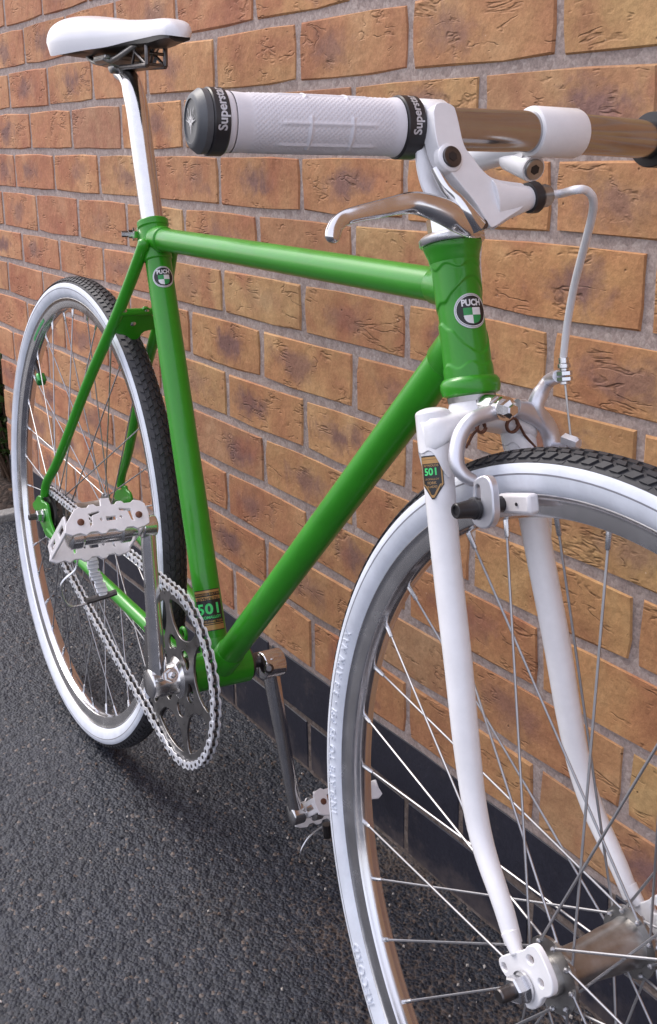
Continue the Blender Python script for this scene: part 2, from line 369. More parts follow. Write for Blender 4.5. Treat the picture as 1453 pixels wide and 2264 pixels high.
def ground_material(name, cols, scale, bdist, rough=.8, patch=None, spec=.4):
    m = bpy.data.materials.new(name); m.use_nodes = True; nt = m.node_tree; N = nt.nodes; K = nt.links; b = N['Principled BSDF']
    b.inputs['Roughness'].default_value = rough; b.inputs['Specular IOR Level'].default_value = spec
    geo = N.new('ShaderNodeNewGeometry'); P = geo.outputs['Position']
    vo = N.new('ShaderNodeTexVoronoi'); vo.inputs['Scale'].default_value = scale; vo.inputs['Randomness'].default_value = 1; K.new(P, vo.inputs['Vector'])
    n1 = N.new('ShaderNodeTexNoise'); n1.inputs['Scale'].default_value = scale * 2.3; n1.inputs['Detail'].default_value = 5; n1.inputs['Roughness'].default_value = .7; K.new(P, n1.inputs['Vector'])
    n2 = N.new('ShaderNodeTexNoise'); n2.inputs['Scale'].default_value = 5; n2.inputs['Detail'].default_value = 5; K.new(P, n2.inputs['Vector'])
    cr = N.new('ShaderNodeValToRGB'); e = cr.color_ramp.elements
    while len(e) < len(cols): e.new(.5)
    for i, (p, c) in enumerate(cols): e[i].position = p; e[i].color = (*c, 1)
    se = N.new('ShaderNodeSeparateColor'); K.new(vo.outputs['Color'], se.inputs[0]); K.new(se.outputs[0], cr.inputs[0])
    mr = N.new('ShaderNodeMapRange'); mr.inputs[1].default_value = .3; mr.inputs[2].default_value = .7; mr.inputs[3].default_value = .72; mr.inputs[4].default_value = 1.3
    K.new(n1.outputs[0], mr.inputs[0])
    mx = N.new('ShaderNodeMix'); mx.data_type = 'RGBA'; mx.blend_type = 'MULTIPLY'; mx.inputs[0].default_value = 1; K.new(cr.outputs[0], mx.inputs[6]); K.new(mr.outputs[0], mx.inputs[7])
    mr2 = N.new('ShaderNodeMapRange'); mr2.inputs[1].default_value = .3; mr2.inputs[2].default_value = .7; mr2.inputs[3].default_value = .85; mr2.inputs[4].default_value = 1.15
    K.new(n2.outputs[0], mr2.inputs[0])
    mx2 = N.new('ShaderNodeMix'); mx2.data_type = 'RGBA'; mx2.blend_type = 'MULTIPLY'; mx2.inputs[0].default_value = 1; K.new(mx.outputs[2], mx2.inputs[6]); K.new(mr2.outputs[0], mx2.inputs[7])
    out = mx2.outputs[2]
    if patch:                                                     # dusty wash-out lying in the hollows near the wall
        n3 = N.new('ShaderNodeTexNoise'); n3.inputs['Scale'].default_value = 4.5; n3.inputs['Detail'].default_value = 6; K.new(P, n3.inputs['Vector'])
        sx = N.new('ShaderNodeSeparateXYZ'); K.new(P, sx.inputs[0])
        my = N.new('ShaderNodeMapRange'); my.inputs[1].default_value = -.32; my.inputs[2].default_value = -.02; my.inputs[3].default_value = 0; my.inputs[4].default_value = .30; K.new(sx.outputs[1], my.inputs[0])
        ad = N.new('ShaderNodeMath'); ad.operation = 'ADD'; K.new(n3.outputs[0], ad.inputs[0]); K.new(my.outputs[0], ad.inputs[1])
        s1 = N.new('ShaderNodeMath'); s1.operation = 'ADD'; K.new(ad.outputs[0], s1.inputs[0])
        vd = N.new('ShaderNodeMath'); vd.operation = 'MULTIPLY'; vd.inputs[1].default_value = .5; K.new(vo.outputs['Distance'], vd.inputs[0]); K.new(vd.outputs[0], s1.inputs[1])
        r3 = N.new('ShaderNodeMapRange'); r3.inputs[1].default_value = .90; r3.inputs[2].default_value = 1.12; r3.inputs[3].default_value = 0; r3.inputs[4].default_value = .75
        mx_ = N.new('ShaderNodeMapRange'); mx_.inputs[1].default_value = .85; mx_.inputs[2].default_value = 1.30; mx_.inputs[3].default_value = -.35; mx_.inputs[4].default_value = -.085; K.new(sx.outputs[0], mx_.inputs[0])
        ax_ = N.new('ShaderNodeMath'); ax_.operation = 'ADD'; K.new(s1.outputs[0], ax_.inputs[0]); K.new(mx_.outputs[0], ax_.inputs[1]); K.new(ax_.outputs[0], r3.inputs[0])
        mx3 = N.new('ShaderNodeMix'); mx3.data_type = 'RGBA'; K.new(r3.outputs[0], mx3.inputs[0]); K.new(out, mx3.inputs[6]); mx3.inputs[7].default_value = (*patch, 1); out = mx3.outputs[2]
    K.new(out, b.inputs['Base Color'])
    h = N.new('ShaderNodeMath'); h.operation = 'MULTIPLY'; h.inputs[1].default_value = -1.0; K.new(vo.outputs['Distance'], h.inputs[0])
    h2 = N.new('ShaderNodeMath'); h2.operation = 'MULTIPLY_ADD'; h2.inputs[1].default_value = .5; K.new(n1.outputs[0], h2.inputs[0]); K.new(h.outputs[0], h2.inputs[2])
    bu = N.new('ShaderNodeBump'); bu.inputs['Strength'].default_value = 1; bu.inputs['Distance'].default_value = bdist
    K.new(h2.outputs[0], bu.inputs['Height']); K.new(bu.outputs[0], b.inputs['Normal'])
    return m
M_asphalt = ground_material('wet_black_asphalt', [(0, (.008, .0105, .018)), (.35, (.013, .016, .026)), (.75, (.020, .0235, .036)), (.95, (.036, .037, .047)), (1, (.13, .10, .085))], 250, .0018, .55, (.12, .088, .07), .45)
M_soil = ground_material('dark_soil', [(0, (.022, .014, .010)), (.5, (.045, .028, .02)), (1, (.09, .06, .045))], 90, .006, .95)
M_mortar = ground_material('pinkish_mortar', [(0, (.30, .232, .21)), (.5, (.345, .27, .245)), (1, (.40, .325, .295))], 160, .0005, .95)
M_mortar_low = ground_material('dirty_mortar', [(0, (.115, .088, .075)), (.5, (.15, .115, .098)), (1, (.20, .16, .14))], 160, .0005, .95)
M_concrete = ground_material('concrete', [(0, (.26, .24, .22)), (.5, (.31, .29, .27)), (1, (.36, .34, .31))], 300, .001, .9)
M_leaf = mat('leaf_green', (.075, .135, .030), .42, 0, .5, 0, .1, .3, 120, .45, 9, .001)
M_leafpale = mat('leaf_pale_green', (.20, .26, .11), .45, 0, .5, 0, .1, .3, 120, .3, 9, .001)
M_deadleaf = mat('dead_leaf', (.20, .115, .06), .7, 0, .3, 0, .1, .4, 90, .45, 14, .001)
M_stem = mat('stem_bark', (.09, .055, .035), .8, 0, .3, 0, .1, .3, 90, .3, 30)

# ------------------------------------------------------------------ ground
def grid_ground(name, x0, x1, y0, y1, step, z, amp, sc, m):
    nx = int((x1 - x0) / step); ny = int((y1 - y0) / step); vs = []; fs = []
    for j in range(ny + 1):
        for i in range(nx + 1):
            x = x0 + (x1 - x0) * i / nx; y = y0 + (y1 - y0) * j / ny
            d = noise.voronoi((x * sc, y * sc, 0))[0]
            h = (0.55 - min(d[0], .8)) * amp * (.6 + .8 * abs(noise.noise((x * 60, y * 60, 9)))) + noise.noise((x * sc * .6, y * sc * .6, 3)) * amp * .8 + noise.noise((x * 28, y * 28, 5)) * amp * .4
            e = min(i, nx - i, j, ny - j) / 4.0
            vs.append((x, y, z + h * min(1, e)))
    for j in range(ny):
        for i in range(nx):
            a = j * (nx + 1) + i; fs.append((a, a + 1, a + nx + 2, a + nx + 1))
    g = G(); g.v = vs; g.f = fs; g.m = [0] * len(fs)
    return build(name, g, m, None, 180)
o = grid_ground('asphalt_driveway', -0.20, 2.05, -0.98, 0.016, .0031, 0.0, .0026, 185, M_asphalt); o['kind'] = 'structure'
g = G().add([(-200, -200, -.012), (200, -200, -.012), (200, 200, -.012), (-200, 200, -.012)], [(0, 1, 2, 3)])
tag(build('ground', g, M_asphalt), kind='structure')
g = G()
nn = 60
for j in range(nn + 1):
    for i in range(nn + 1):
        x = -2.6 + 2.36 * i / nn; y = -.9 + 2.6 * j / nn
        g.v.append((x, y, -.006 + .022 * noise.noise((x * 9, y * 9, 1)) + .02 * noise.noise((x * 25, y * 25, 4)) + .016))
g.f = [(j * (nn + 1) + i, j * (nn + 1) + i + 1, (j + 1) * (nn + 1) + i + 1, (j + 1) * (nn + 1) + i) for j in range(nn) for i in range(nn)]; g.m = [0] * len(g.f)
tag(build('soil', g, M_soil), kind='structure')

# ------------------------------------------------------------------ brick wall
PIT = 0.1043524
BED = {0: 1.1323, 1: 1.0640, 2: .9857, 3: .9092, 4: .8320, 5: .7580, 6: .6790, 7: .6093, 8: .5345, 9: .4605, 10: .3860, 11: .3135, 12: .2375, 13: .1585, 14: .0800, 15: .0015}
BSL = {1: .003, 5: .0015, 6: .003, 8: -.002, 11: -.003, 12: -.003, 13: -.003}
JX = {(2, 1): 0.0981, (2, 5): 0.5215, (2, 7): 0.7302, (2, 9): 0.9433, (3, 0): -0.0067, (3, 2): 0.2076, (3, 4): 0.4162, (3, 8): 0.8381, (3, 10): 1.0406, (3, 14): 1.4554, (4, 1): 0.0982, (4, 3): 0.3096, (4, 5): 0.5225, (4, 7): 0.7361, (4, 11): 1.1519, (4, 13): 1.3584, (5, 0): -0.006, (5, 2): 0.2104, (5, 4): 0.4204, (5, 8): 0.8385, (5, 10): 1.0425, (5, 12): 1.2437, (5, 14): 1.4553, (6, 1): 0.1013, (6, 3): 0.3144, (6, 5): 0.5241, (6, 7): 0.7291, (6, 9): 0.9373, (6, 15): 1.5662, (7, 8): 0.8375, (7, 10): 1.0428, (7, 12): 1.2471, (7, 14): 1.4579, (8, 7): 0.7335, (8, 9): 0.939, (8, 11): 1.1501, (9, 8): 0.8403, (9, 10): 1.0424, (10, 9): 0.9388, (10, 11): 1.1475, (10, 13): 1.3578, (10, 15): 1.5727, (11, 8): 0.8316, (11, 12): 1.2524, (11, 14): 1.46, (12, 9): 0.9381, (12, 15): 1.5719, (13, 8): 0.8427, (13, 10): 1.0519, (13, 12): 1.2536, (13, 14): 1.4617, (14, 13): 1.3489, (15, 10): 1.0384, (15, 14): 1.46}
CORNER = -0.207
def bedz(k, x):
    z = BED[k] if k in BED else 1.1323 - k * .075
    return z + BSL.get(k, 0) * (x - .8)
wall = empty('brick_wall'); wall.location = (0.9, 0.1, 0)
tag(wall, label='orange brown brick wall with purple-hearted bricks and a dark blue plinth behind the bicycle', category='brick wall')
WL = Matrix.Translation((-0.9, -0.1, 0))
def brick_mesh(nm, w, h, m, rnd, soft):
    """one brick: jittered bevelled face at y=0, sides running back into the wall"""
    bx = w / 2; bz = h / 2; vs = []; k = 12
    per = []
    for s_, (ax, az, cx_, cz_) in enumerate([(-1, -1, 1, -1), (1, -1, 1, 1), (1, 1, -1, 1), (-1, 1, -1, -1)]):
        for t in (0, .33, .67):
            per.append((lerp(ax, cx_, t), lerp(az, cz_, t)))
    J = rnd
    o1 = []; o2 = []; o3 = []
    for (a, c) in per:
        jx, jz = J.uniform(-.0014, .0012) * soft, J.uniform(-.0016, .0014) * soft
        corner = 1 if abs(a) > .99 and abs(c) > .99 else 0
        cr = corner * .0012 * soft
        ox = a * (bx - cr) + jx; oz = c * (bz - cr) + jz
        o1.append((ox, .06, oz)); o2.append((ox, .0018 * soft + .0003, oz))
        ins = J.uniform(.0006, .0026) * soft
        o3.append((a * (bx - ins - cr) + jx * .6, J.uniform(-.0004, .0004), c * (bz - ins - cr) + jz * .6))
    vs = o1 + o2 + o3 + [(0, J.uniform(-.0006, .0004), 0)]
    fs = []
    n = 12
    for i in range(n):
        j = (i + 1) % n
        fs.append((i, j, n + j, n + i)); fs.append((n + i, n + j, 2 * n + j, 2 * n + i)); fs.append((2 * n + i, 2 * n + j, 3 * n))
    return vs, fs
bw, bh = 2 * PIT - .0105, .0655
def brick_me(w, h, m, rnd, soft=1.0, nm='brick'):
    vs, fs = brick_mesh(nm, w, h, m, rnd, soft)
    me = bpy.data.meshes.new(nm); me.from_pydata(vs, [], fs); me.materials.append(m)
    me.shade_smooth(); me.set_sharp_from_angle(angle=radians(14)); me.update()
    return me
BR = [brick_me(bw, bh, M_brick, random, 1.0) for _ in range(14)]
BRD = [brick_me(bw, bh, M_brickdark, random, .55) for _ in range(6)]
placed = 0
rest = G(); restd = G(); rest_seed = []; restd_seed = []
def wall_px(x, z):
    d = Vector((x, 0, z)) - CAM_C; w = d.dot(CAM_F)
    return PX + FPX * d.dot(CAM_R) / w, PY - FPX * d.dot(CAM_U) / w, w
for row in range(-16, 16):
    u = -2 if row % 2 else -3
    js = [CORNER]
    while True:
        X = JX.get((row, u), None)
        if X is None: X = PIT * u + random.uniform(-.0025, .0025)
        if X > CORNER + .04: js.append(X)
        if X > 3.9: break
        u += 2
    for a, b in zip(js[:-1], js[1:]):
        cx_ = (a + b) / 2; zt = bedz(row - 1, cx_); zb = bedz(row, cx_); jo = (.0078 if row >= 14 else .0096) + random.uniform(-.0012, .0012)
        w = b - a - jo; h = zt - zb - (.0085 if row >= 14 else .0100) + random.uniform(-.0008, .0008)
        if a == CORNER: cx_ -= jo / 2 - .0005; w += .004
        cz_ = (zt + zb) / 2
        dark = row >= 14
        x0, y0, w0 = wall_px(cx_, cz_)
        inview = w0 > .1 and -260 < x0 < 1453 + 330 and -90 < y0 < 2264 + 110
        if inview and placed < 298:
            ob = bpy.data.objects.new('brick', random.choice(BRD if dark else BR)); COL.objects.link(ob); ob.parent = wall
            ob.matrix_local = WL @ Matrix.Translation((cx_, random.uniform(-.0006, .0005) * (.5 if dark else 1) + (.0002 if dark else 0), cz_)) @ Matrix.Rotation(-BSL.get(row, 0), 4, 'Y') @ Matrix.Diagonal((w / bw, 1, h / bh, 1))
            if dark: ob['label'] = 'dark blue plinth brick'
            placed += 1
        else:
            vs, fs = brick_mesh('', w, h, None, random, 1.0)
            (restd if dark else rest).add([(v[0] + cx_ - .9, v[1] - .1, v[2] + cz_) for v in vs], fs)
            (restd_seed if dark else rest_seed).extend([random.random()] * len(vs))
print('bricks placed', placed)
for gg, mm, ss in ((rest, M_brick, rest_seed), (restd, M_brickdark, restd_seed)):
    ob = build('bricks_beyond_frame', gg, mm, wall, 14); ob['kind'] = 'stuff'
    at_ = ob.data.attributes.new('seed', 'FLOAT', 'POINT'); at_.data.foreach_set('value', ss)
# mortar: recessed, a little hollow between courses
g = G()
g.box((1.85 - .9 - .0, .5 - .1 + .0019, 1.16), (2.053, .5, 1.17)); build('mortar', g, M_mortar, wall, 30)
g = G(); g.box((1.85 - .9, .4 - .1 + .0017, .0725), (2.0532, .40, .0775)); build('mortar', g, M_mortar_low, wall, 30)
g = G().box((-.232, -.42, -.008), (.022, .45, .022)); o = build('kerb_edging', g, M_concrete, None, 40, .004)
tag(o, label='grey concrete edging stone between the asphalt and the planted soil at the far left', category='edging stone')

# ------------------------------------------------------------------ planting beyond the wall's end
def leaf(g, p, d, up, L, W, mi):
    d = d.normalized(); s_ = d.cross(up).normalized(); n_ = s_.cross(d)
    pts = [p, p + d * L * .35 + s_ * W * .5 + n_ * L * .05, p + d * L * .35 - n_ * L * .03, p + d * L * .35 - s_ * W * .5 + n_ * L * .05,
           p + d * L * .7 + s_ * W * .36 + n_ * L * .02, p + d * L * .7 - n_ * L * .04, p + d * L * .7 - s_ * W * .36 + n_ * L * .02, p + d * L - n_ * L * .10]
    g.add(pts, [(0, 1, 2), (0, 2, 3), (1, 4, 5, 2), (3, 2, 5, 6), (4, 7, 5), (6, 5, 7)], mi)
def shrub(cx_, cy, n, rx, ry, hz, label, seed, ls=.035, z0=.02):
    R = random.Random(seed); root = empty('shrub'); root.location = (cx_, cy, 0)
    tag(root, label=label, category='shrub')
    st = G(); fo = G()
    for i in range(n):
        a = R.uniform(0, 2 * pi); ex = V3((cos(a) * rx * R.uniform(.2, 1), sin(a) * ry * R.uniform(.2, 1), hz * R.uniform(.35, 1)))
        p0 = V3((R.uniform(-.04, .04), R.uniform(-.04, .04), z0 - .03)); mid = (p0 + ex) / 2 + V3((0, 0, hz * .12))
        path = spline([p0, mid, ex], 5); st.tube(path, [.0035 - .0025 * k / len(path) for k in range(len(path))], 5)
        for k in range(2, len(path)):
            for _ in range(4):
                d = V3((R.uniform(-1, 1), R.uniform(-1, 1), R.uniform(-.3, .7)))
                leaf(fo, path[k] + d * .01, d, V3((R.uniform(-.3, .3), R.uniform(-.3, .3), 1)).normalized(), ls * R.uniform(.6, 1.2), ls * R.uniform(.35, .55), 1 if R.random() < .2 else 0)
    build('stem', st, M_stem, root); o = build('foliage', fo, [M_leaf, M_leafpale], root, 60); o['kind'] = 'stuff'
shrub(-.52, .12, 90, .28, .30, .64, 'low green leafy shrub at the corner of the brick wall, far left', 1)
shrub(-1.05, .35, 60, .4, .4, .80, 'taller green shrub growing behind the low one past the end of the wall', 2, .045)
g = G(); R = random.Random(5)
for i in range(420):
    p = V3((R.uniform(-1.5, -.27), R.uniform(-.6, .9), R.uniform(.018, .05))); a = R.uniform(0, 6.28)
    leaf(g, p, V3((cos(a), sin(a), R.uniform(-.2, .4))), V3((R.uniform(-.5, .5), R.uniform(-.5, .5), 1)).normalized(), R.uniform(.02, .05), R.uniform(.012, .028), 0 if R.random() < .75 else 1)
tag(build('leaf_litter', g, [M_deadleaf, M_leafpale], None, 60), kind='stuff', label='dry brown fallen leaves lying on the soil', category='leaves')

# loose grit swept against the foot of the wall and thinly over the drive
g = G(); R = random.Random(11)
for i in range(2600):
    x = R.uniform(-.15, 1.9); y = -abs(R.gauss(0, .10)) - .004 if R.random() < .6 else R.uniform(-.9, 0)
    if x < .9 and R.random() < .5: continue
    r = R.choice((.0008, .0011, .0015, .0015, .0022)) * R.uniform(.7, 1.2); c = Vector((x, y, .0012 + r * .4)); a = R.uniform(0, 6.28)
    ps = [c + Vector((cos(a + k * 2.09) * r * R.uniform(.7, 1.2), sin(a + k * 2.09) * r * R.uniform(.7, 1.2), -r * .6)) for k in range(3)]
    ps += [c + Vector((cos(a + 1 + k * 2.09) * r * R.uniform(.5, .9), sin(a + 1 + k * 2.09) * r * R.uniform(.5, .9), r * R.uniform(.3, .7))) for k in range(3)]
    g.add(ps, [(3, 4, 5), (0, 1, 3), (1, 4, 3), (1, 2, 4), (2, 5, 4), (2, 0, 5), (0, 3, 5)], 0 if R.random() < .55 else (1 if R.random() < .75 else 2))
tag(build('grit', g, [mat('brown_grit', (.13, .09, .07), .85), mat('dark_grit', (.03, .03, .034), .7), mat('pale_grit', (.42, .38, .34), .8)], None, 20), kind='stuff', label='loose grit lying on the asphalt along the foot of the wall', category='grit')

# ------------------------------------------------------------------ the bicycle
bike = empty('bicycle'); bike.matrix_world = BIKE
tag(bike, label='green steel bicycle with white fork, grips and saddle leaning on the brick wall', category='bicycle')
BBc = Vector((.4450, 0, .2840)); RAX = Vector((0, 0, .3344)); FAX = Vector((1.00802, 0, .3274))
LUG = Vector((.2459, 0, .7600)); HDIR = (HTA - HTB).normalized(); HLEN = (HTA - HTB).length
def onST(z): t = (z - BBc.z) / (LUG.z - BBc.z); return BBc + (LUG - BBc) * t
def onHT(z): t = (z - HTB.z) / (HTA.z - HTB.z); return HTB + (HTA - HTB) * t
frame = empty('frame', bike)
TT0, TT1 = onST(.7405), onHT(.7438)
DT1 = onHT(.7100)
build('top_tube', G().tube([TT0, TT1], .0130, 40), M_green, frame)
build('down_tube', G().tube([BBc, DT1], .0144, 40), M_green, frame)
build('seat_tube', G().tube([BBc, onST(.7400)], .0152, 40), M_green, frame)
# seat lug: sleeve over seat tube and top tube, pinch ears and bolt
g = G(); sd_ = (LUG - BBc).normalized()
g.lathe([(0, .0153), (.0015, .0168), (.040, .0170), (.0415, .0183), (.048, .0184), (.049, .0172)], LUG - sd_ * .049, sd_, 36)
td = (TT1 - TT0).normalized()
g.lathe([(.008, .0150), (.026, .0150), (.0285, .0147), (.030, .0131)], TT0, td, 36)
g.tube([LUG + V3((-.017, -.011, -.016)), LUG + V3((-.017, .011, -.016))], .0075, 16)
g.box(LUG + V3((-.014, 0, -.016)), (.010, .009, .012), None)
build('seat_lug', g, M_green, frame, 35, .0008)
g = G().lathe([(-.004, .0055), (0, .0078), (.005, .0078), (.005, .0050), (.010, .0050), (.010, .0038), (.018, .0038)], LUG + V3((-.020, -.011, -.017)), (-.25, -1, 0), 6)
g.lathe([(-.004, .0045), (0, .0062), (.004, .0055)], LUG + V3((-.020, .011, -.017)), (0, 1, 0), 16)
build('seat_bolt', g, M_chrome, frame)

# head tube with curly lugs as real relief
def head_h(th, s_):
    """relief height at angle th (0 forward, negative towards the right side), s_ = 0 bottom .. 1 top"""
    a = abs(th); e = .006
    up = .70 + .045 * cos(3.0 * th) - .10 * (1 / (1 + math.exp(-(a - 1.15) * 9))) - .10 * (1 / (1 + math.exp(-(a - 1.75) * 9)))
    lo = .26 - .045 * cos(3.0 * th) + .10 * (1 / (1 + math.exp(-(a - 1.0) * 9))) + .13 * (1 / (1 + math.exp(-(a - 1.55) * 9)))
    h = 0
    h += 1 / (1 + math.exp(-(s_ - up) / e * 2)); h += 1 / (1 + math.exp(-(lo - s_) / e * 2))
    u2 = .83 + .018 * cos(6 * th); l2 = .145 - .018 * cos(6 * th)
    h += .7 / (1 + math.exp(-(s_ - u2) / e * 2)); h += .7 / (1 + math.exp(-(l2 - s_) / e * 2))
    return min(h, 1.7)
g = G(); NT, NS = 140, 190
a1 = V3((0, 1, 0)).cross(HDIR).normalized()
if a1.x < 0: a1 = -a1
b1 = V3((0, 1, 0))
HR = .0164
for i in range(NS + 1):
    s_ = i / NS
    for j in range(NT):
        th = 2 * pi * j / NT - pi
        r = HR + .00095 * head_h(th, s_)
        g.v.append(tuple(HTB + HDIR * (HLEN * s_) + a1 * (r * cos(th)) + b1 * (r * sin(th))))
g.f = [(i * NT + j, i * NT + (j + 1) % NT, (i + 1) * NT + (j + 1) % NT, (i + 1) * NT + j) for i in range(NS) for j in range(NT)]; g.m = [0] * len(g.f)
# lug sleeves over the tube ends
for P0, d_, r_, l0, l1 in ((TT1, (TT0 - TT1).normalized(), .0146, .0, .026), (DT1, (BBc - DT1).normalized(), .0158, .0, .030)):
    g.lathe([(l0, r_), (l1 - .002, r_), (l1, r_ - .0012)], P0, d_, 36)
# the DT / TT lug sleeves start inside the tube
g.lathe([(-.0065, .0170), (-.0050, .0205), (-.001, .0216), (.0035, .0214), (.006, .0198), (.0075, .0172), (.0085, .0165)], HTB, HDIR, 48)
g.lathe([(-.0125, .0165), (-.010, .0180), (-.006, .0186), (-.001, .0204), (.0015, .0212), (.0035, .0212)], HTA - HDIR * .004, HDIR, 48)
build('head_tube', g, M_green, frame, 50)

# bottom bracket shell with lug sleeves
g = G()
g.lathe([(-.0345, .0185), (-.0340, .0205), (.0340, .0205), (.0345, .0185)], BBc, (0, 1, 0), 48)
for P1, r_, l_ in ((onST(.74), .0165, .034), (DT1, .0158, .046)):
    d_ = (P1 - BBc).normalized(); g.lathe([(.012, r_), (l_ - .002, r_), (l_, r_ - .0011)], BBc, d_, 36)
build('bottom_bracket_shell', g, M_green, frame, 50)

# stays
def mir(p): return V3((p[0], -p[1], p[2]))
RS = [bp(322, 528, -.0165), bp(312, 560, -.0190), bp(262, 690, -.0280), bp(193, 850, -.0380), bp(132, 1010, -.0500), bp(104, 1066, -.0555), bp(99, 1095, -.0565)]
for side in (1, -1):
    pts = RS if side == 1 else [mir(p) for p in RS]
    pp = spline(pts, 4); n = len(pp)
    rr = [lerp(.0078, .0058, i / n) for i in range(n)]; rr[0] = .003; rr[1] = .0062; rr[2] = .0076
    build('seat_stay', G().tube(pp, rr, 20), M_green, frame)
CS = [bp(141, 1192, -.0520), bp(215, 1262, -.0470), bp(300, 1338, -.0400), bp(360, 1392, -.0330)]
CS = [V3((.016, -.0560, .318)), V3((.060, -.0540, .3135)), V3((.17, -.0470, .308)), V3((.30, -.0385, .299)), V3((.40, -.0285, .2890)), V3((.438, -.021, .2855))]
for side in (1, -1):
    pts = CS if side == 1 else [mir(p) for p in CS]
    pp = spline(pts, 5); n = len(pp)
    build('chain_stay', G().tube(pp, [lerp(.0058, .0092, min(1, i / n * 1.3)) for i in range(n)], 20), M_green, frame)
g = G()   # chain stay bridge and the little cable loop on the right stay
g.tube([(.395, -.027, .289), (.395, .027, .289)], .0055, 16)
build('chain_stay_bridge', g, M_green, frame)
c0 = bp(406, 1402, -.012)
g = G(); g.tube([c0 + V3((cos(t) * .0072, 0, sin(t) * .0072)) for t in [2 * pi * k / 20 for k in range(20)]], .0022, 8, closed=True)
g.tube([c0 + V3((0, 0, -.007)), c0 + V3((.001, 0, -.014))], .003, 8)
build('cable_loop', g, M_green, frame)
# dropouts
def zpoly(pts, ox, oy, s_): return [(ox + x / s_, oy + y / s_) for x, y in pts]
def plate_px(g, pts, org, nrm, u, v, th, holes=(), steer=False, mi=0, sm=1):
    org = V3(org); u = V3(u).normalized(); v = V3(v).normalized()
    def cv(L):
        q = [];
        for x, y in L:
            p = on_plane(x, y, org, nrm, steer) - org; q.append((p.dot(u), p.dot(v)))
        return q
    g.plate(smooth2(cv(pts), sm), org, u, v, th, [smooth2(cv(h), sm) for h in holes])
dr = zpoly([(70, 250), (100, 225), (125, 170), (160, 175), (165, 235), (215, 245), (240, 330), (250, 430), (285, 530), (330, 650), (270, 640), (215, 610), (175, 500), (140, 440), (130, 350), (85, 320)], 60, 1060, 4.843)
g = G(); plate_px(g, dr, (0, -.0575, 0), (0, 1, 0), (1, 0, 0), (0, 0, 1), .0045, [zpoly([(85, 300), (110, 290), (150, 370), (160, 420), (120, 430), (95, 360)], 60, 1060, 4.843)] if 0 else [])
o = build('dropout', g, M_green, frame, 35, .0012)
dl = zpoly([(940, 205), (960, 110), (1025, 100), (1030, 62), (1062, 66), (1070, 110), (1110, 140), (1130, 240), (1100, 300), (1010, 290)], 60, 1060, 4.843)
g = G(); plate_px(g, dl, (0, .0575, 0), (0, 1, 0), (1, 0, 0), (0, 0, 1), .0045); build('dropout', g, M_green, frame, 35, .0012)
# brake bridge plate between the seat stays
n_ = (RS[4] - RS[2]); n_ = V3((n_.x, 0, n_.z)).normalized(); nrm = V3((-n_.z, 0, n_.x))
borg = V3((RS[2].x + .004, 0, RS[2].z)); 
bpl = [(872, 350), (885, 328), (905, 335), (925, 352), (1010, 348), (1022, 322), (1050, 318), (1075, 335), (1088, 380), (1120, 440), (1110, 470), (1040, 482), (1010, 500), (990, 535), (955, 548), (925, 540), (900, 515), (810, 500), (800, 440), (860, 400)]
hl = lambda cx_, cy_, r: [(cx_ + r * cos(t), cy_ + r * sin(t)) for t in [2 * pi * k / 8 for k in range(8)]]
g = G(); plate_px(g, zpoly(bpl, 0, 580, 3.229), borg, nrm, (0, 1, 0), V3((0, 1, 0)).cross(nrm), .0035, [zpoly(hl(887, 350, 11), 0, 580, 3.229), zpoly(hl(1047, 347, 11), 0, 580, 3.229), zpoly(hl(950, 436, 12), 0, 580, 3.229)])
g.tube([borg + V3((0, -.027, 0)), borg + V3((0, .027, 0))], .0045, 14)
build('brake_bridge', g, M_green, frame, 35, .001)
g = G()
for (x_, y_) in ((887, 350), (1047, 347), (950, 436)):
    c_ = on_plane(x_ / 3.229, 580 + y_ / 3.229, borg + nrm * .001, nrm); g.lathe([(-.002, .0036), (.0012, .0036), (.0022, .002)], c_, nrm if nrm.x > 0 else -nrm, 12)
build('bridge_rivet', g, M_alu, frame)

# ---- prints on tubes: disc badge and decals bent round the tube
def on_tube(P0, ax, radial, R_):
    ax = ax.normalized(); radial = (radial - ax * radial.dot(ax)).normalized(); side = ax.cross(radial)
    def f(u, v, h): t = u / R_; rr = R_ + h; return P0 + ax * v + radial * (rr * cos(t)) + side * (rr * sin(t))
    return f
def disc(g, f, r0, r1, h, mi, n=40, sq=1.0, rings=3):
    vs = []; 
    for k in range(rings + 1):
        r = lerp(r0, r1, k / rings)
        for j in range(n): t = 2 * pi * j / n; vs.append(f(r * cos(t), r * sin(t) * sq, h))
    g.add(vs, [(k * n + j, (k + 1) * n + j, (k + 1) * n + (j + 1) % n, k * n + (j + 1) % n) for k in range(rings) for j in range(n)], mi)
def patch(g, f, poly_rows, h, mi):
    """rows = [(v, u0, u1)]"""
    n = 8; vs = []
    for v, u0, u1 in poly_rows:
        for i in range(n + 1): vs.append(f(lerp(u0, u1, i / n), v, h))
    g.add(vs, [(r * (n + 1) + i, r * (n + 1) + i + 1, (r + 1) * (n + 1) + i + 1, (r + 1) * (n + 1) + i) for r in range(len(poly_rows) - 1) for i in range(n)], mi)
def ttext(g, f, s_, size, u, v, h, mi, bold=0, shear=0, spacing=1.0, sx=1.0):
    vs, fs = text2d(s_, size, 0, shear, bold, 3, 'CENTER', spacing)
    g.add([f(u + p.x * sx, v + p.y, h) for p in vs], fs, mi)
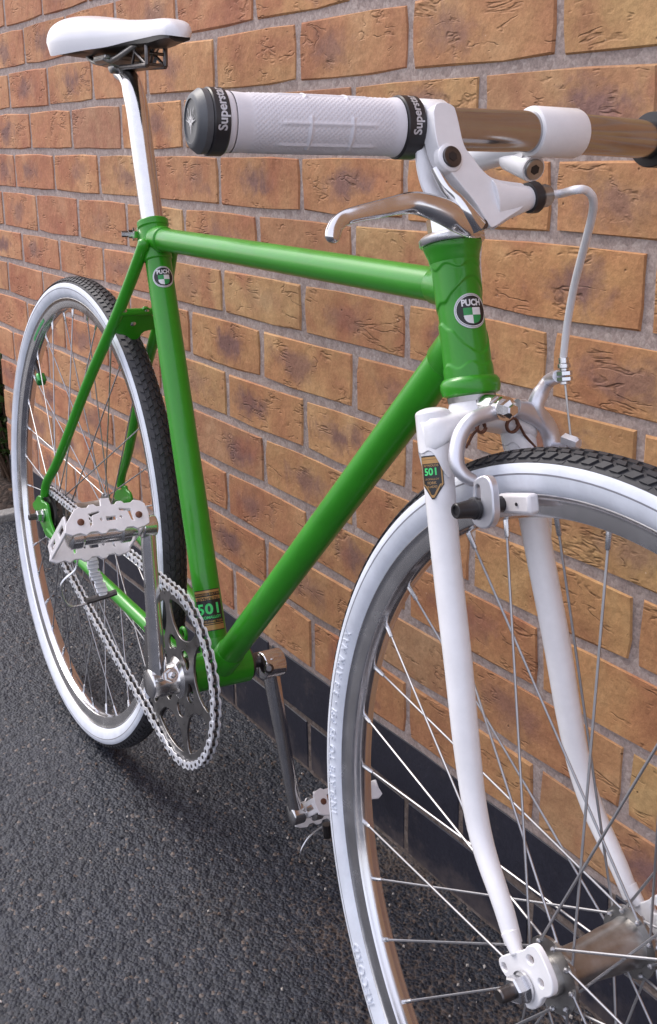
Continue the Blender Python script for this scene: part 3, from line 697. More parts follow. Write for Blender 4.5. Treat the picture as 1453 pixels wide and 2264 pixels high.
def badge(nm, P0, ax, radial, R_, r, parent):
    g = G(); f = on_tube(P0, ax, radial, R_)
    disc(g, f, 0.0, r, .0009, 0); 
    n = 40; vs = [f(r * cos(t), r * sin(t), .0009) for t in [2 * pi * j / n for j in range(n)]] + [f(r * 1.03 * cos(t), r * 1.03 * sin(t), -.0005) for t in [2 * pi * j / n for j in range(n)]]
    g.add(vs, [(j, n + j, n + (j + 1) % n, (j + 1) % n) for j in range(n)], 0)
    disc(g, f, .0, r * .92, .00105, 1); disc(g, f, r * .86, r * .90, .0012, 2, rings=1)
    w = r * .50; top = r * .18; bot = -r * .74; mid = -r * .24
    def hw(v):
        return w if v > mid else w * sqrt(max(0, 1 - ((mid - v) / (mid - bot)) ** 2.4))
    def rows(va, vb, side): 
        L = [lerp(va, vb, i / 8) for i in range(9)]
        return [(v, (-hw(v) if side < 0 else 0), (0 if side < 0 else hw(v))) for v in L]
    patch(g, f, rows(top, mid, -1), .0012, 3); patch(g, f, rows(top, mid, 1), .0012, 2)
    patch(g, f, rows(mid, bot, -1), .0012, 2); patch(g, f, rows(mid, bot, 1), .0012, 3)
    ttext(g, f, 'PUCH', r * .50, 0, r * .45, .0012, 2, r * .022, 0, 1.0, .86)
    return build(nm, g, [M_ink_silver, M_ink_black, M_ink_white, M_ink_green], parent, 60)
def radial_at(P0, ax, px, py, R_, steer=False):
    """radial direction of the tube surface point the photograph shows at px, py"""
    ax = V3(ax).normalized(); c, d = ray(px, py); M = (STEER_I @ BIKE_I) if steer else BIKE_I
    c2 = M @ c; d2 = (M @ (c + d)) - c2; w = c2 - V3(P0); d_ = d2 - ax * d2.dot(ax); w_ = w - ax * w.dot(ax)
    A = d_.dot(d_); B = 2 * d_.dot(w_); C = w_.dot(w_) - R_ * R_; D = B * B - 4 * A * C
    t = (-B - sqrt(D)) / (2 * A) if D > 0 else -B / (2 * A)
    p = c2 + d2 * t; q_ = p - V3(P0); s_ = q_.dot(ax); return (q_ - ax * s_).normalized(), V3(P0) + ax * s_
rd, P_ = radial_at(HTB, HDIR, 1043, 687, HR)
badge('head_badge', P_, HDIR, rd, HR, .0125, frame)
rd, P_ = radial_at(BBc, sd_, 362, 612, .0152)
badge('seat_tube_badge', P_, sd_, rd, .0152, .0125, frame)
# gold banded tubing decal near the bottom bracket
def decal_st():
    rd, P_ = radial_at(BBc, sd_, 459, 1350, .0152); f = on_tube(P_, sd_, rd, .0152); g = G(); W_ = .0155; off = .002
    q = lambda a, b, h, mi: patch(g, f, [(a, -W_ + off, W_ + off), (b, -W_ + off, W_ + off)], h, mi)
    q(-.0225, .0225, .0004, 0)
    for a, b in ((.0190, .0216), (.0125, .0150), (-.0150, -.0142), (-.0215, -.0160)): q(a, b, .0005, 1)
    q(.0112, .0122, .0005, 1)
    ttext(g, f, 'GUARANTEED BUILT WITH', .0028, off, .0172, .0006, 1, .00003)
    ttext(g, f, 'REYNOLDS', .0050, off, .0120, .0006, 0, .0001)
    ttext(g, f, '501', .0155, off, .0010, .0007, 2, .0005, 0, 1.08, 1.12)
    ttext(g, f, 'CROMALLOY', .0042, off, -.0077, .0006, 2, .0001)
    ttext(g, f, 'BUTTED FRAME TUBES', .0028, off, -.0122, .0006, 1, .00003)
    build('tubing_decal', g, [M_ink_black, M_ink_gold, M_ink_lime], frame, 60)
decal_st()

# ---- wheels
def ring_lathe(g, prof, mi, n=180, close=False): g.lathe([(y, r) for y, r in prof], (0, 0, 0), (0, 1, 0), n, mi, (1, 0, 0), close)
def tyre_surface(y):   # radius of the tread crown at offset y
    return .3168 + sqrt(max(0, .0176 ** 2 - y * y))
def make_tyre(parent, text):
    g = G()
    arc = []
    for k in range(21):
        t = radians(-62 + 124 * k / 20); arc.append((.0176 * sin(t), .3160 + .0172 * cos(t)))
    full = [(-.0150, .3225)] + arc + [(.0150, .3225), (.008, .312), (-.008, .312)]
    ring_lathe(g, full, 0, 200, True)
    build('tyre', g, M_rubber, parent, 60)
    # tread: centre rib blocks, angled shoulder blocks and side sipes
    g = G(); N_ = 172
    def blk(t0, t1, ya, yb, sk, h):
        vs = []
        for lv in (0, 1):
            for (t, y) in ((t0, ya), (t1, ya), (t1, yb), (t0, yb)):
                tt = t + sk * (y - ya); base = .3160 + sqrt(max(0, .0172 ** 2 - y * y)); nrm_r = (base - .3160) / .0172; nrm_y = y / .0172
                hh = -.0006 if lv == 0 else h; ins = 0 if lv == 0 else .0003
                r = base + hh * nrm_r; yy = y + hh * nrm_y
                vs.append((r * cos(tt), yy, r * sin(tt)))
        g.add(vs, [(4, 5, 6, 7), (0, 1, 5, 4), (1, 2, 6, 5), (2, 3, 7, 6), (3, 0, 4, 7)])
    st = 2 * pi / N_
    for i in range(N_):
        t = i * st
        blk(t, t + st * .62, -.0024, .0024, 2, .0016)
        for sg in (1, -1):
            blk(t + st * .5, t + st * 1.12, sg * .0036, sg * .0072, sg * -2, .0017)
            blk(t, t + st * .62, sg * .0084, sg * .0122, sg * 3, .0019)
            (blk(t + st * .1, t + st * .45, sg * .0122, sg * .0138, sg * 3, .0006) if i % 2 else None)
    o = build('tread', g, M_rubber, parent, 30); o['kind'] = 'stuff'
    for sg in (1, -1):
        g = G()
        pr = [(.0152, .3258), (.0163, .3243), (.0171, .3215), (.0174, .3194), (.0166, .31915), (.0166, .31855), (.0173, .3183), (.0170, .3150), (.0160, .3110), (.0146, .3078), (.0128, .3056), (.0122, .3050), (.010, .3055), (.010, .322)]
        g.lathe([(sg * y, r) for y, r in pr][::sg], (0, 0, 0), (0, 1, 0), 200, 0, (1, 0, 0), True)
        if sg == -1 and text:
            for (s_, a0, size) in text:
                vs, fs = text2d(s_, size, .0009, 0, .00006, 3, 'LEFT', 1.25)
                rm = .3135; out = []
                for p in vs:
                    a = radians(a0) - p.x / rm; r = rm + p.y; yb = interp([.3078, .3110, .3150, .3183], [.0146, .0160, .0170, .0173], r)
                    out.append((r * cos(a), -(yb + .0001 + p.z), r * sin(a)))
                g.add(out, fs, 0)
        g.lathe([(sg * .01735, .3192), (sg * .01735, .3182)][::sg], (0, 0, 0), (0, 1, 0), 200, 1, (1, 0, 0), False, 0, False)
        o = build('whitewall', g, [M_whitewall, M_line], parent, 45)
def make_rim(parent):
    g = G()
    pr = [(-.0100, .3045), (-.0112, .3062), (-.0124, .3058), (-.0126, .3046), (-.0118, .3034), (-.0110, .3022), (-.0106, .3000), (-.0102, .2925), (-.0095, .2905), (-.0075, .2896), (-.0045, .2893), (-.0035, .2886), (0, .2882)]
    pr = pr + [(-y, r) for y, r in pr[:-1][::-1]] + [(.006, .2965), (-.006, .2965)]
    ring_lathe(g, pr, 0, 240, True)
    build('rim', g, M_rim, parent, 30)
M_rim = mat('brushed_rim', (0.74, 0.735, 0.75), .17, 1, .5, 0, .1, .05, 120, .10, 30, .0004, .12)
def spoke_mesh(side, head, kd, fr, fy):
    """side +-1 flange; head 0/1 inside or outside; kd lacing direction"""
    g = G(); rim_p = V3((.2884, side * .0012, 0)); a = radians(kd * 52); fl = V3((fr * cos(a), side * (fy + (.0018 if head else -.0012)), fr * sin(a)))
    d = (rim_p - fl).normalized()
    g.tube([fl, fl + d * .004, rim_p], [.00105, .00095, .00095], 7)
    g.tube([rim_p - d * .0125, rim_p - d * .0115, rim_p - d * .001, rim_p + d * .004], [.0013, .0018, .0021, .0021], 8, 1)
    g.tube([fl + V3((0, .0030 * (1 if head else -1) * -side, 0)), fl], .00095, 6); g.ball(fl + V3((0, .0012 * (1 if head else -1) * side, 0)), .0019, 8)
    me_o = build('spoke', g, [M_spoke, M_alu], None, 40); me = me_o.data; bpy.data.objects.remove(me_o); return me
def make_wheel(label, C, steer, text, fy, fr, phase, hubprof):
    M = Matrix.Translation(C)
    if steer: M = STEER @ M
    w = empty('wheel', bike, M); w['label'] = label
    make_tyre(w, text); make_rim(w)
    ms = {(s_, h, k): spoke_mesh(s_, h, k, fr, fy) for s_ in (1, -1) for h in (0, 1) for k in (1, -1)}
    for i in range(36):
        th = radians(phase + 10 * i); s_ = -1 if i % 2 else 1; k = 1 if (i // 2) % 2 else -1; h = (i // 2) % 2
        ob = bpy.data.objects.new('spoke', ms[(s_, h, k)]); COL.objects.link(ob); ob.parent = w
        ob.matrix_local = Matrix.Rotation(-th, 4, 'Y')
    g = G(); g.lathe(hubprof, (0, 0, 0), (0, 1, 0), 40, 0)
    for s_ in (1, -1):
        g.lathe([(s_ * (fy - .0013), .012), (s_ * (fy - .0013), fr + .003), (s_ * (fy + .0013), fr + .003), (s_ * (fy + .0013), .012)][::s_], (0, 0, 0), (0, 1, 0), 40)
    build('hub', g, M_steel, w, 35)
    return w
def nutstack(g, y0, sgn, big=1.0):
    g.lathe([(sgn * y0, .0095 * big), (sgn * (y0 + .0016), .0095 * big)][::1], (0, 0, 0), (0, 1, 0), 28, 0)
    g.lathe([(sgn * (y0 + .0016), .0078 * big), (sgn * (y0 + .0030), .0085 * big), (sgn * (y0 + .0085), .0085 * big), (sgn * (y0 + .0095), .0072 * big)], (0, 0, 0), (0, 1, 0), 6, 0)
    g.lathe([(sgn * (y0 + .009), .0046), (sgn * (y0 + .019), .0046), (sgn * (y0 + .020), .0038)], (0, 0, 0), (0, 1, 0), 16, 1)
def wang(px, py, off, C, steer=True):
    p = (sp if steer else bp)(px, py, off) - C; return math.degrees(atan2(p.z, p.x))
aI = wang(760, 1812, -.017, FAX); aR = wang(806, 2262, -.017, FAX)
fw_text = [('INFLATE TO 55 PSI - 3.8 ATM MAX', aI, .0098), ('RECORD', wang(831, 2222, -.017, FAX), .0110), ('700 X 35C', aI - 120, .0098)]
hub_f = [(-.0455, .0065), (-.0455, .010), (-.040, .0125), (-.0345, .0125), (-.0335, .018), (-.031, .0165), (-.024, .0125), (-.008, .0128), (.014, .0150), (.029, .0158), (.0325, .0165), (.0345, .0125), (.040, .0115), (.0455, .0085), (.0455, .0065)]
fwheel = make_wheel('front wheel', FAX, True, fw_text, .0335, .0205, 3.6, hub_f)
g = G(); nutstack(g, .0565, -1); nutstack(g, .0565, 1); g.lathe([(-.058, .0045), (.058, .0045)], (0, 0, 0), (0, 1, 0), 14, 1)
build('axle', g, [M_alu, M_darksteel], fwheel, 35)
hub_r = [(-.052, .0065), (-.050, .012), (-.042, .0135), (-.036, .0135), (-.030, .0125), (0, .0115), (.030, .0125), (.036, .0135), (.046, .012), (.055, .0065)]
rwheel = make_wheel('rear wheel', RAX, False, [], .0335, .0195, 8.0, hub_r)
g = G(); nutstack(g, .0605, -1); nutstack(g, .0605, 1); g.lathe([(-.061, .0045), (.061, .0045)], (0, 0, 0), (0, 1, 0), 14, 1)
build('axle', g, [M_alu, M_darksteel], rwheel, 35)
# rear cog
def toothed(nt, r_root, r_tip, n=4):
    L = []
    for i in range(nt):
        for k, (f_, r) in enumerate(((0, r_root), (.28, r_root), (.45, r_tip), (.60, r_tip), (.80, r_root))):
            t = 2 * pi * (i + f_) / nt; L.append((r * cos(t), r * sin(t)))
    return L
circ_ = lambda r, n=40, cx_=0, cy_=0: [(cx_ + r * cos(2 * pi * k / n), cy_ + r * sin(2 * pi * k / n)) for k in range(n)]
g = G(); g.plate(toothed(18, .0325, .0370), (0, -.048, 0), (1, 0, 0), (0, 0, 1), .0025, [circ_(.018)]); g.lathe([(-.052, .024), (-.052, .027), (-.044, .0275), (-.040, .0275), (-.040, .018)], (0, 0, 0), (0, 1, 0), 32)
build('freewheel', g, M_darksteel, rwheel, 30)
# valve on the rear wheel, with its dice-like cap
vp = bp(82, 812, 0) - RAX; va = atan2(vp.z, vp.x); vd = V3((cos(va), 0, sin(va)))
build('valve_stem', G().tube([vd * .2885, vd * .262], [.0032, .0030], 12), M_black, rwheel)
g = G(); Mv = Matrix(((vd.x, 0, -vd.z), (0, 1, 0), (vd.z, 0, vd.x)))
g.box(vd * .2555, (.0085, .0072, .0072), Mv); build('valve_cap', g, M_valve, rwheel, 20, .0028)
fp = wang(1300, 1140, 0, FAX); vd2 = V3((cos(radians(60)), 0, sin(radians(60))))
build('valve_stem', G().tube([vd2 * .2885, vd2 * .262], [.0032, .0030], 12), M_black, fwheel)
# painted green strip standing in for a reflection seen low in the rear rim
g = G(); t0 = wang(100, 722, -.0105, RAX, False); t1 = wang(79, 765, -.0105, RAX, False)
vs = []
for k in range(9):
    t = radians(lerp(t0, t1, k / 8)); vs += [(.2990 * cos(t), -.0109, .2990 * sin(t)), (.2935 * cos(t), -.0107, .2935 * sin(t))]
build('painted_rim_reflection', g.add(vs, [(2 * k, 2 * k + 1, 2 * k + 3, 2 * k + 2) for k in range(8)]), M_ink_green, rwheel)

# ---- drivetrain
CY = -.048; RING_C = V3((.4445, 0, .2860)); RP = .0945
teeth = 48
outer = toothed(teeth, .0915, .0966)
holes = []
A_ = [111 - 60 * k for k in range(6)]
def pol(r, a): return (r * cos(radians(a)), r * sin(radians(a)))
for a in A_:          # windows between arms, each a rounded fan
    m0 = a - 30
    pts = []
    r0, r1 = .049, .0825
    for k in range(7): pts.append(pol(r1, lerp(m0 - 26.0, m0 + 26.0, k / 6)))
    pts += [pol(.062, m0 + 23.5), pol(.051, m0 + 13), pol(.047, m0), pol(.051, m0 - 13), pol(.062, m0 - 23.5)]
    holes.append(smooth2(pts, 1))
    b = [pol(.042, a - 13), pol(.045, a), pol(.042, a + 13), pol(.034, a + 19), pol(.029, a + 14), pol(.031, a), pol(.029, a - 14), pol(.034, a - 19)]
    holes.append(smooth2(b, 1))
holes.append(circ_(.014))
g = G(); g.plate(outer, RING_C + V3((0, CY, 0)), (1, 0, 0), (0, 0, 1), .0028, holes)
build('chainring', g, M_ring, bike, 30, .0005)
cr_top = V3((.430, -.0785, .4545)); boss = V3((.4447, -.070, .2830))
def crank(boss, eye, sgn, hub_in, label=None):
    root = empty('crank_arm', bike)
    if label: root['label'] = label
    g = G(); d = (eye - boss)
    path = [boss + d * -.06, boss + d * .05, boss + d * .15, boss + d * .5, boss + d * .93, boss + d * 1.01]
    g.tube(path, [(.0085, .0125), (.0095, .0120), (.0092, .0105), (.0082, .0088), (.0078, .0082), (.0072, .0078)], 24, up=(0, 1, 0))
    g.lathe([(-.0085, .0100), (-.0070, .0118), (.0070, .0118), (.0085, .0100)], eye, (0, 1, 0), 28)
    g.lathe([(-.0125, .0125), (-.0105, .0155), (.012, .0160), (.0140, .0155)], boss, (0, 1, 0), 40)
    build('arm', g, M_chrome, root, 40, .0008)
    return root, g
ra, _ = crank(boss, cr_top, -1, None, 'right crank arm pointing up')
g = G(); g.lathe([(-.004, .0160), (.004, .0163), (.008, .0175), (.011, .0225), (.0135, .0225)], BBc + V3((0, -.0605, 0)), (0, 1, 0), 40)
build('spider_boss', g, M_chrome, ra, 40)
# cotter pin with nut
cdir = V3((.86, 0, .30)).normalized()
cp = bp(379, 1493, -.0715)
g = G(); dd = (CAM_C - BIKE @ cp); dd = (BIKE_I.to_3x3() @ dd).normalized(); dd.y = dd.y * .25; dd.normalize()
g.tube([cp - dd * .020, cp + dd * .002], .0048, 16, 1); g.lathe([(-.003, .0082), (-.0022, .0082)], cp, dd, 24); g.lathe([(-.0022, .0062), (.0012, .0068), (.0032, .0060)], cp, dd, 6); g.lathe([(.003, .0036), (.007, .0034), (.008, .002)], cp, dd, 14, 1)
build('cotter_pin', g, [M_chrome, M_alu], ra, 35)
lboss = V3((.4530, .0600, .2800)); leye = V3((.4660, .0950, .0900))
la, _ = crank(lboss, leye, 1, None, 'left crank arm pointing down')
cp = bp(595, 1478, .052); dd = (BIKE_I.to_3x3() @ (CAM_C - BIKE @ cp)).normalized()
g = G(); g.lathe([(-.02, .0045), (.000, .0055), (.0025, .0052), (.0042, .003)], cp + dd * .006, dd, 20); build('cotter_pin', g, M_darksteel, la, 35)
g = G(); g.lathe([(-.062, .0085), (.060, .0085)], BBc, (0, 1, 0), 20)
g.lathe([(.0347, .0185), (.0375, .0185), (.0385, .016), (.041, .012)], BBc, (0, 1, 0), 24); g.lathe([(-.041, .012), (-.0385, .016), (-.0375, .0185), (-.0347, .0185)], BBc, (0, 1, 0), 24)
build('bottom_bracket_spindle', g, M_darksteel, bike, 35)

# chain
def chain_path():
    R1, R2 = RP, .0350; C1, C2 = V3((RING_C.x, 0, RING_C.z)), V3((0, 0, RAX.z)); D = (C1 - C2); dist = D.length; be = atan2(D.z, D.x)
    al = math.asin((R1 - R2) / dist)
    # upper tangent: normals at angle be + pi/2 + al ; lower: be - pi/2 - al
    nu = be + pi / 2 + al; nl = be - pi / 2 - al
    def P(C, R_, a): return V3((C.x + R_ * cos(a), 0, C.z + R_ * sin(a)))
    pts = []
    A = P(C2, R2, nu); B = P(C1, R1, nu); L = (B - A).length
    N_ = 40
    for i in range(N_): pts.append(A + (B - A) * i / N_)
    a0 = nu; a1_ = nl
    for i in range(60): pts.append(P(C1, R1, lerp(a0, a1_, i / 60)))
    A = P(C1, R1, nl); B = P(C2, R2, nl)
    for i in range(N_): q = A + (B - A) * i / N_; q.z -= .006 * sin(pi * i / N_); pts.append(q)
    for i in range(24): pts.append(P(C2, R2, lerp(nl, nu - 2 * pi, i / 24)))
    return pts
cpth = chain_path(); seg = [(cpth[(i + 1) % len(cpth)] - cpth[i]).length for i in range(len(cpth))]; per = sum(seg)
nl_ = int(round(per / .0122)); nl_ += nl_ % 2; pitch = per / nl_
def at_len(s_):
    s_ %= per
    for i, l in enumerate(seg):
        if s_ <= l: return cpth[i] + (cpth[(i + 1) % len(cpth)] - cpth[i]) * (s_ / l)
        s_ -= l
    return cpth[0]
def link_me(outer_):
    g = G(); p = pitch; h = .0046 if outer_ else .0044; yo = .0038 if outer_ else .0025
    prof = []
    for k in range(9): t = radians(90 + 180 * k / 8); prof.append((-p / 2 + h * cos(t), h * sin(t)))
    prof.append((0, -h * .62))
    for k in range(9): t = radians(-90 + 180 * k / 8); prof.append((p / 2 + h * cos(t), h * sin(t)))
    prof.append((0, h * .62))
    for sg in (1, -1): g.plate(prof, (0, sg * yo, 0), (1, 0, 0), (0, 0, 1), .0011)
    for sx_ in (-1, 1):
        if not outer_: g.lathe([(-.0022, .0038), (.0022, .0038)], (sx_ * p / 2, 0, 0), (0, 1, 0), 12, 1)
        else: g.lathe([(-.0052, .0012), (-.0050, .0018), (.0050, .0018), (.0052, .0012)], (sx_ * p / 2, 0, 0), (0, 1, 0), 10, 1)
    o_ = build('chain_link', g, [M_plate, M_darksteel], None, 35); me = o_.data; bpy.data.objects.remove(o_); return me
LM = (link_me(True), link_me(False))
chain = empty('chain', bike, Matrix.Translation((0, CY, 0)))
for i in range(nl_):
    a = at_len(i * pitch); b = at_len((i + 1) * pitch); m_ = (a + b) / 2; an = atan2((b - a).z, (b - a).x)
    ob = bpy.data.objects.new('chain_link', LM[i % 2]); COL.objects.link(ob); ob.parent = chain
    ob.matrix_local = Matrix.Translation(m_) @ Matrix.Rotation(-an, 4, 'Y')
print('links', nl_)

# pedals
def pedal(eye, sgn, tilt, label):
    """sgn = -1 right side. Local frame: X = out from the spindle to the first cage plate, Y = along the spindle outwards"""
    a = radians(tilt); dX = V3((cos(a), 0, sin(a))); dY = V3((0, sgn, 0)); dZ = dX.cross(dY)
    M = Matrix((( dX.x, dY.x, dZ.x, eye.x), (dX.y, dY.y, dZ.y, eye.y), (dX.z, dY.z, dZ.z, eye.z), (0, 0, 0, 1)))
    root = empty('pedal', bike, M); root['label'] = label
    g = G(); g.lathe([(.006, .0065), (.012, .0085), (.020, .0085), (.021, .0135), (.030, .0138), (.032, .0115), (.070, .0110), (.073, .0135), (.083, .0135), (.086, .010), (.087, .005)], (0, 0, 0), (0, 1, 0), 28)
    build('spindle_barrel', g, M_chrome, root, 35)
    PF = dZ.z > 0
    for s_ in (1, -1):
        g = G(); zs = 1.0
        # toothed cage plate with windows: y along, z across
        top = [(.018, .0135), (.026, .0150), (.030, .0128), (.038, .0128), (.041, .0155), (.047, .0155), (.050, .0130), (.054, .0130)]
        top += [(.055, .0200), (.066, .0200), (.067, .0130), (.072, .0130), (.075, .0155), (.081, .0155), (.084, .0130), (.090, .0132), (.094, .0145), (.100, .0120)]
        bot = [(.113, -.0010), (.116, -.0090), (.108, -.0125), (.098, -.0110), (.092, -.0140), (.086, -.0115), (.078, -.0115), (.074, -.0145), (.068, -.0145), (.064, -.0115), (.056, -.0115), (.052, -.0145), (.046, -.0145), (.042, -.0115), (.034, -.0115), (.030, -.0140), (.020, -.0125), (.013, -.0100), (.011, .0000), (.013, .0100)]
        zf = 1 if PF else -1; poly = [(y * .85, zf * z * 1.08) for y, z in top] + [(y * .85, zf * z * 1.08) for y, z in bot]
        H = [[(.052, -.0025), (.064, -.0025), (.064, .0015), (.052, .0015)], circ_(.0016, 8, .046, -.0005), circ_(.0016, 8, .070, -.0005),
             [(.032, .0065), (.046, .0085), (.046, .0065), (.036, .0045), (.034, -.0045), (.031, -.006)], [(.084, .0065), (.070, .0085), (.070, .0065), (.080, .0045), (.082, -.0045), (.085, -.006)]]
        H = [[(a_ * .85, zf * b_ * 1.08) for a_, b_ in h_] for h_ in H]
        g.plate(poly, (s_ * .034, 0, 0), (0, 1, 0), (0, 0, 1), .0035, H)
        H = None; o_ = build('cage_plate', g, M_whitemetal, root, 35, .0007)
        for y_ in (.0205, .081):
            g = G().lathe([(0, .0036), (.0014, .0034), (.0022, .0015)], (s_ * .0358, y_, .001), (s_, 0, 0), 12)
            build('cage_screw', g, M_rust, root, 40)
    for y_, w_ in ((.0115, .0085), (.0955, .0085)):
        g = G(); o_ = .003 if y_ > .05 else 0
        outl = [(-.0355, -w_ * .9), (-.030, -w_), (.030, -w_), (.0355, -w_ * .9), (.0355, w_ * .9), (.030, w_), (-.030, w_), (-.0355, w_ * .9)]
        slot_ = [(-.026, -w_ * .35), (-.008, -w_ * .35), (-.008, w_ * .35), (-.026, w_ * .35)]; slot2 = [(-a_, b_) for a_, b_ in slot_][::-1]
        g.plate(outl, (0, y_, 0), (1, 0, 0), (0, 0, 1), .0024, [slot_, slot2]); build('cage_end', g, M_whitemetal, root, 35, .0008)
    PM[sgn] = M
    return root
PM = {}
rp = pedal(cr_top, -1, 42, 'right pedal with wire clip hanging below')
lp = pedal(leye, 1, 42, 'left pedal, low and near the wall')
RPI = PM[-1].inverted(); LPI = PM[1].inverted()
def wire(root, Mi, pts, r, m, nm):
    g = G(); g.tube(spline([Mi @ p for p in pts], 6), r, 8); return build(nm, g, m, root, 40)
X0 = cr_top.x - .03
wire(rp, RPI, [on_plane(x, y, (X0, 0, 0), (1, 0, 0)) for x, y in [(172, 1236), (166, 1260), (140, 1284), (135, 1305), (143, 1328), (158, 1341), (190, 1335)]], .0012, M_alu, 'wire_clip')
wire(rp, RPI, [on_plane(x, y, (X0, 0, 0), (1, 0, 0)) for x, y in [(190, 1330), (225, 1320), (257, 1309)]], .0035, M_darksteel, 'clip_pin')
g = G(); ps = [on_plane(x, y, (X0, 0, 0), (1, 0, 0)) for x, y in [(205, 1236), (207, 1262), (218, 1285), (228, 1312)]]
for i, p in enumerate(spline(ps, 3)): g.box(RPI @ p, (.0015, .0062 if i % 3 else .0048, .0030))
build('clip_link', g, M_plate, rp, 30, .001)
X1 = leye.x - .02
wire(lp, LPI, [on_plane(x, y, (X1, 0, 0), (1, 0, 0)) for x, y in [(712, 1828), (684, 1850), (665, 1884), (671, 1912), (698, 1928), (740, 1921)]], .0012, M_alu, 'wire_clip')
wire(lp, LPI, [on_plane(x, y, (X1, 0, 0), (1, 0, 0)) for x, y in [(722, 1822), (724, 1850)]], .005, M_darksteel, 'clip_pin')

# ---- fork (turns with the steering)
def sobj(nm, g, m, parent, ang=40, bevel=None): return build(nm, g, m, parent, ang, bevel)
fork = empty('fork', bike, STEER)
crown_c = HTB - HDIR * .030
def blade_y(z): return interp([.335, .36, .42, .52, .62, .66], [.0515, .050, .0465, .0425, .0375, .0350], z)
def fit_sp(x, y, sgn):
    off = .045
    for _ in range(6): off = blade_y(sp(x, y, sgn * off).z)
    return sp(x, y, sgn * off)
rb = [fit_sp(x, y, -1) for x, y in [(966, 1008), (988, 1244), (1013, 1464), (1031, 1640), (1048, 1772), (1070, 1875), (1104, 1978), (1119, 2025), (1136, 2086)]]
rb = [rb[0] + (rb[0] - rb[1]) * .35] + rb
rrs = [(.0112, .0112), (.0112, .0112), (.0102, .0102), (.0098, .0098), (.0092, .0092), (.0083, .0083), (.0076, .0076), (.0067, .0067), (.0064, .0064), (.0058, .0058)]
def smooth_r(L, n):
    out = []
    for i in range(len(L) - 1):
        for j in range(n): out.append(tuple(lerp(a, b, j / n) for a, b in zip(L[i], L[i + 1])))
    out.append(L[-1]); return out
for sg in (1, -1):
    pts = rb if sg == 1 else [mir(p) for p in rb]
    build('fork_blade', G().tube(spline(pts, 6), smooth_r(rrs, 6), 32, up=(0, 1, 0)), M_white, fork, 50)
print('fork blade pts', [tuple(round(c, 4) for c in p) for p in rb])
# fork ends
fe = [(1130, 2106), (1165, 2098), (1172, 2088), (1185, 2086), (1196, 2098), (1212, 2130), (1226, 2165), (1230, 2190), (1224, 2203), (1206, 2204), (1198, 2222), (1186, 2231), (1172, 2228), (1166, 2214), (1160, 2200), (1140, 2172), (1118, 2150), (1108, 2125), (1110, 2113)]
FEN = V3((0, 1, 0)); feo = (0, -.0530, 0)
fh = [[(1116, 2126), (1124, 2128), (1129, 2142), (1122, 2146), (1116, 2136)], [(1172, 2108), (1184, 2112), (1188, 2126), (1180, 2132), (1170, 2120)], [(1197, 2160), (1206, 2164), (1210, 2178), (1204, 2184), (1197, 2172)]]
for sg in (1, -1):
    g = G(); plate_px(g, fe, feo, FEN, (1, 0, 0), (0, 0, 1), .0048, fh, True)
    if sg == -1: g.v = [(x, -y, z) for x, y, z in g.v]; g.f = [tuple(f[::-1]) for f in g.f]
    tip = rb[-1]; g2 = [(tip.x - .004, -.0515, tip.z + .006), (lerp(tip.x, FAX.x, .35), -.053, lerp(tip.z, FAX.z, .3) + .002)]
    g.tube([g2[0] if sg == 1 else mir(g2[0]), g2[1] if sg == 1 else mir(g2[1])], [.0062, .0042], 14)
    build('fork_end', g, M_white, fork, 35, .0012)
# crown: steerer collar, shaped body, sockets with pointed lower edge
g = G(); F1 = a1
g.lathe([(-.026, .0185), (-.017, .0185), (-.0135, .0175), (-.0105, .0165)], HTB, HDIR, 36)
def crown_section(y):
    a = abs(y) / .0475
    hx = lerp(.0170, .0132, a ** 1.5); top = lerp(-.0160, -.0195, a ** 2); bot = lerp(-.0315, -.0450, a ** 1.6); return hx, top, bot
cols_ = []; NP = 28
for k in range(25):
    y = -.0480 + .096 * k / 24; hx, top, bot = crown_section(y)
    endr = 1.0
    if abs(y) > .040: e = (abs(y) - .040) / .008; endr = sqrt(max(0.02, 1 - e * e * .9))
    mid = (top + bot) / 2; hh = (top - bot) / 2
    cols_.append([HTB + HDIR * (mid + hh * (abs(sin(t)) ** .55) * (1 if sin(t) > 0 else -1) * (1 if endr > .99 else lerp(.75, 1, endr))) + F1 * (hx * endr * (abs(cos(t)) ** .6) * (1 if cos(t) > 0 else -1) + .002) + V3((0, y, 0)) for t in [2 * pi * j / NP for j in range(NP)]])
vs = [p for c in cols_ for p in c]; K_ = len(cols_)
g.add(vs, [(i * NP + j, i * NP + (j + 1) % NP, (i + 1) * NP + (j + 1) % NP, (i + 1) * NP + j) for i in range(K_ - 1) for j in range(NP)] + [tuple(range(NP))[::-1], tuple((K_ - 1) * NP + j for j in range(NP))])
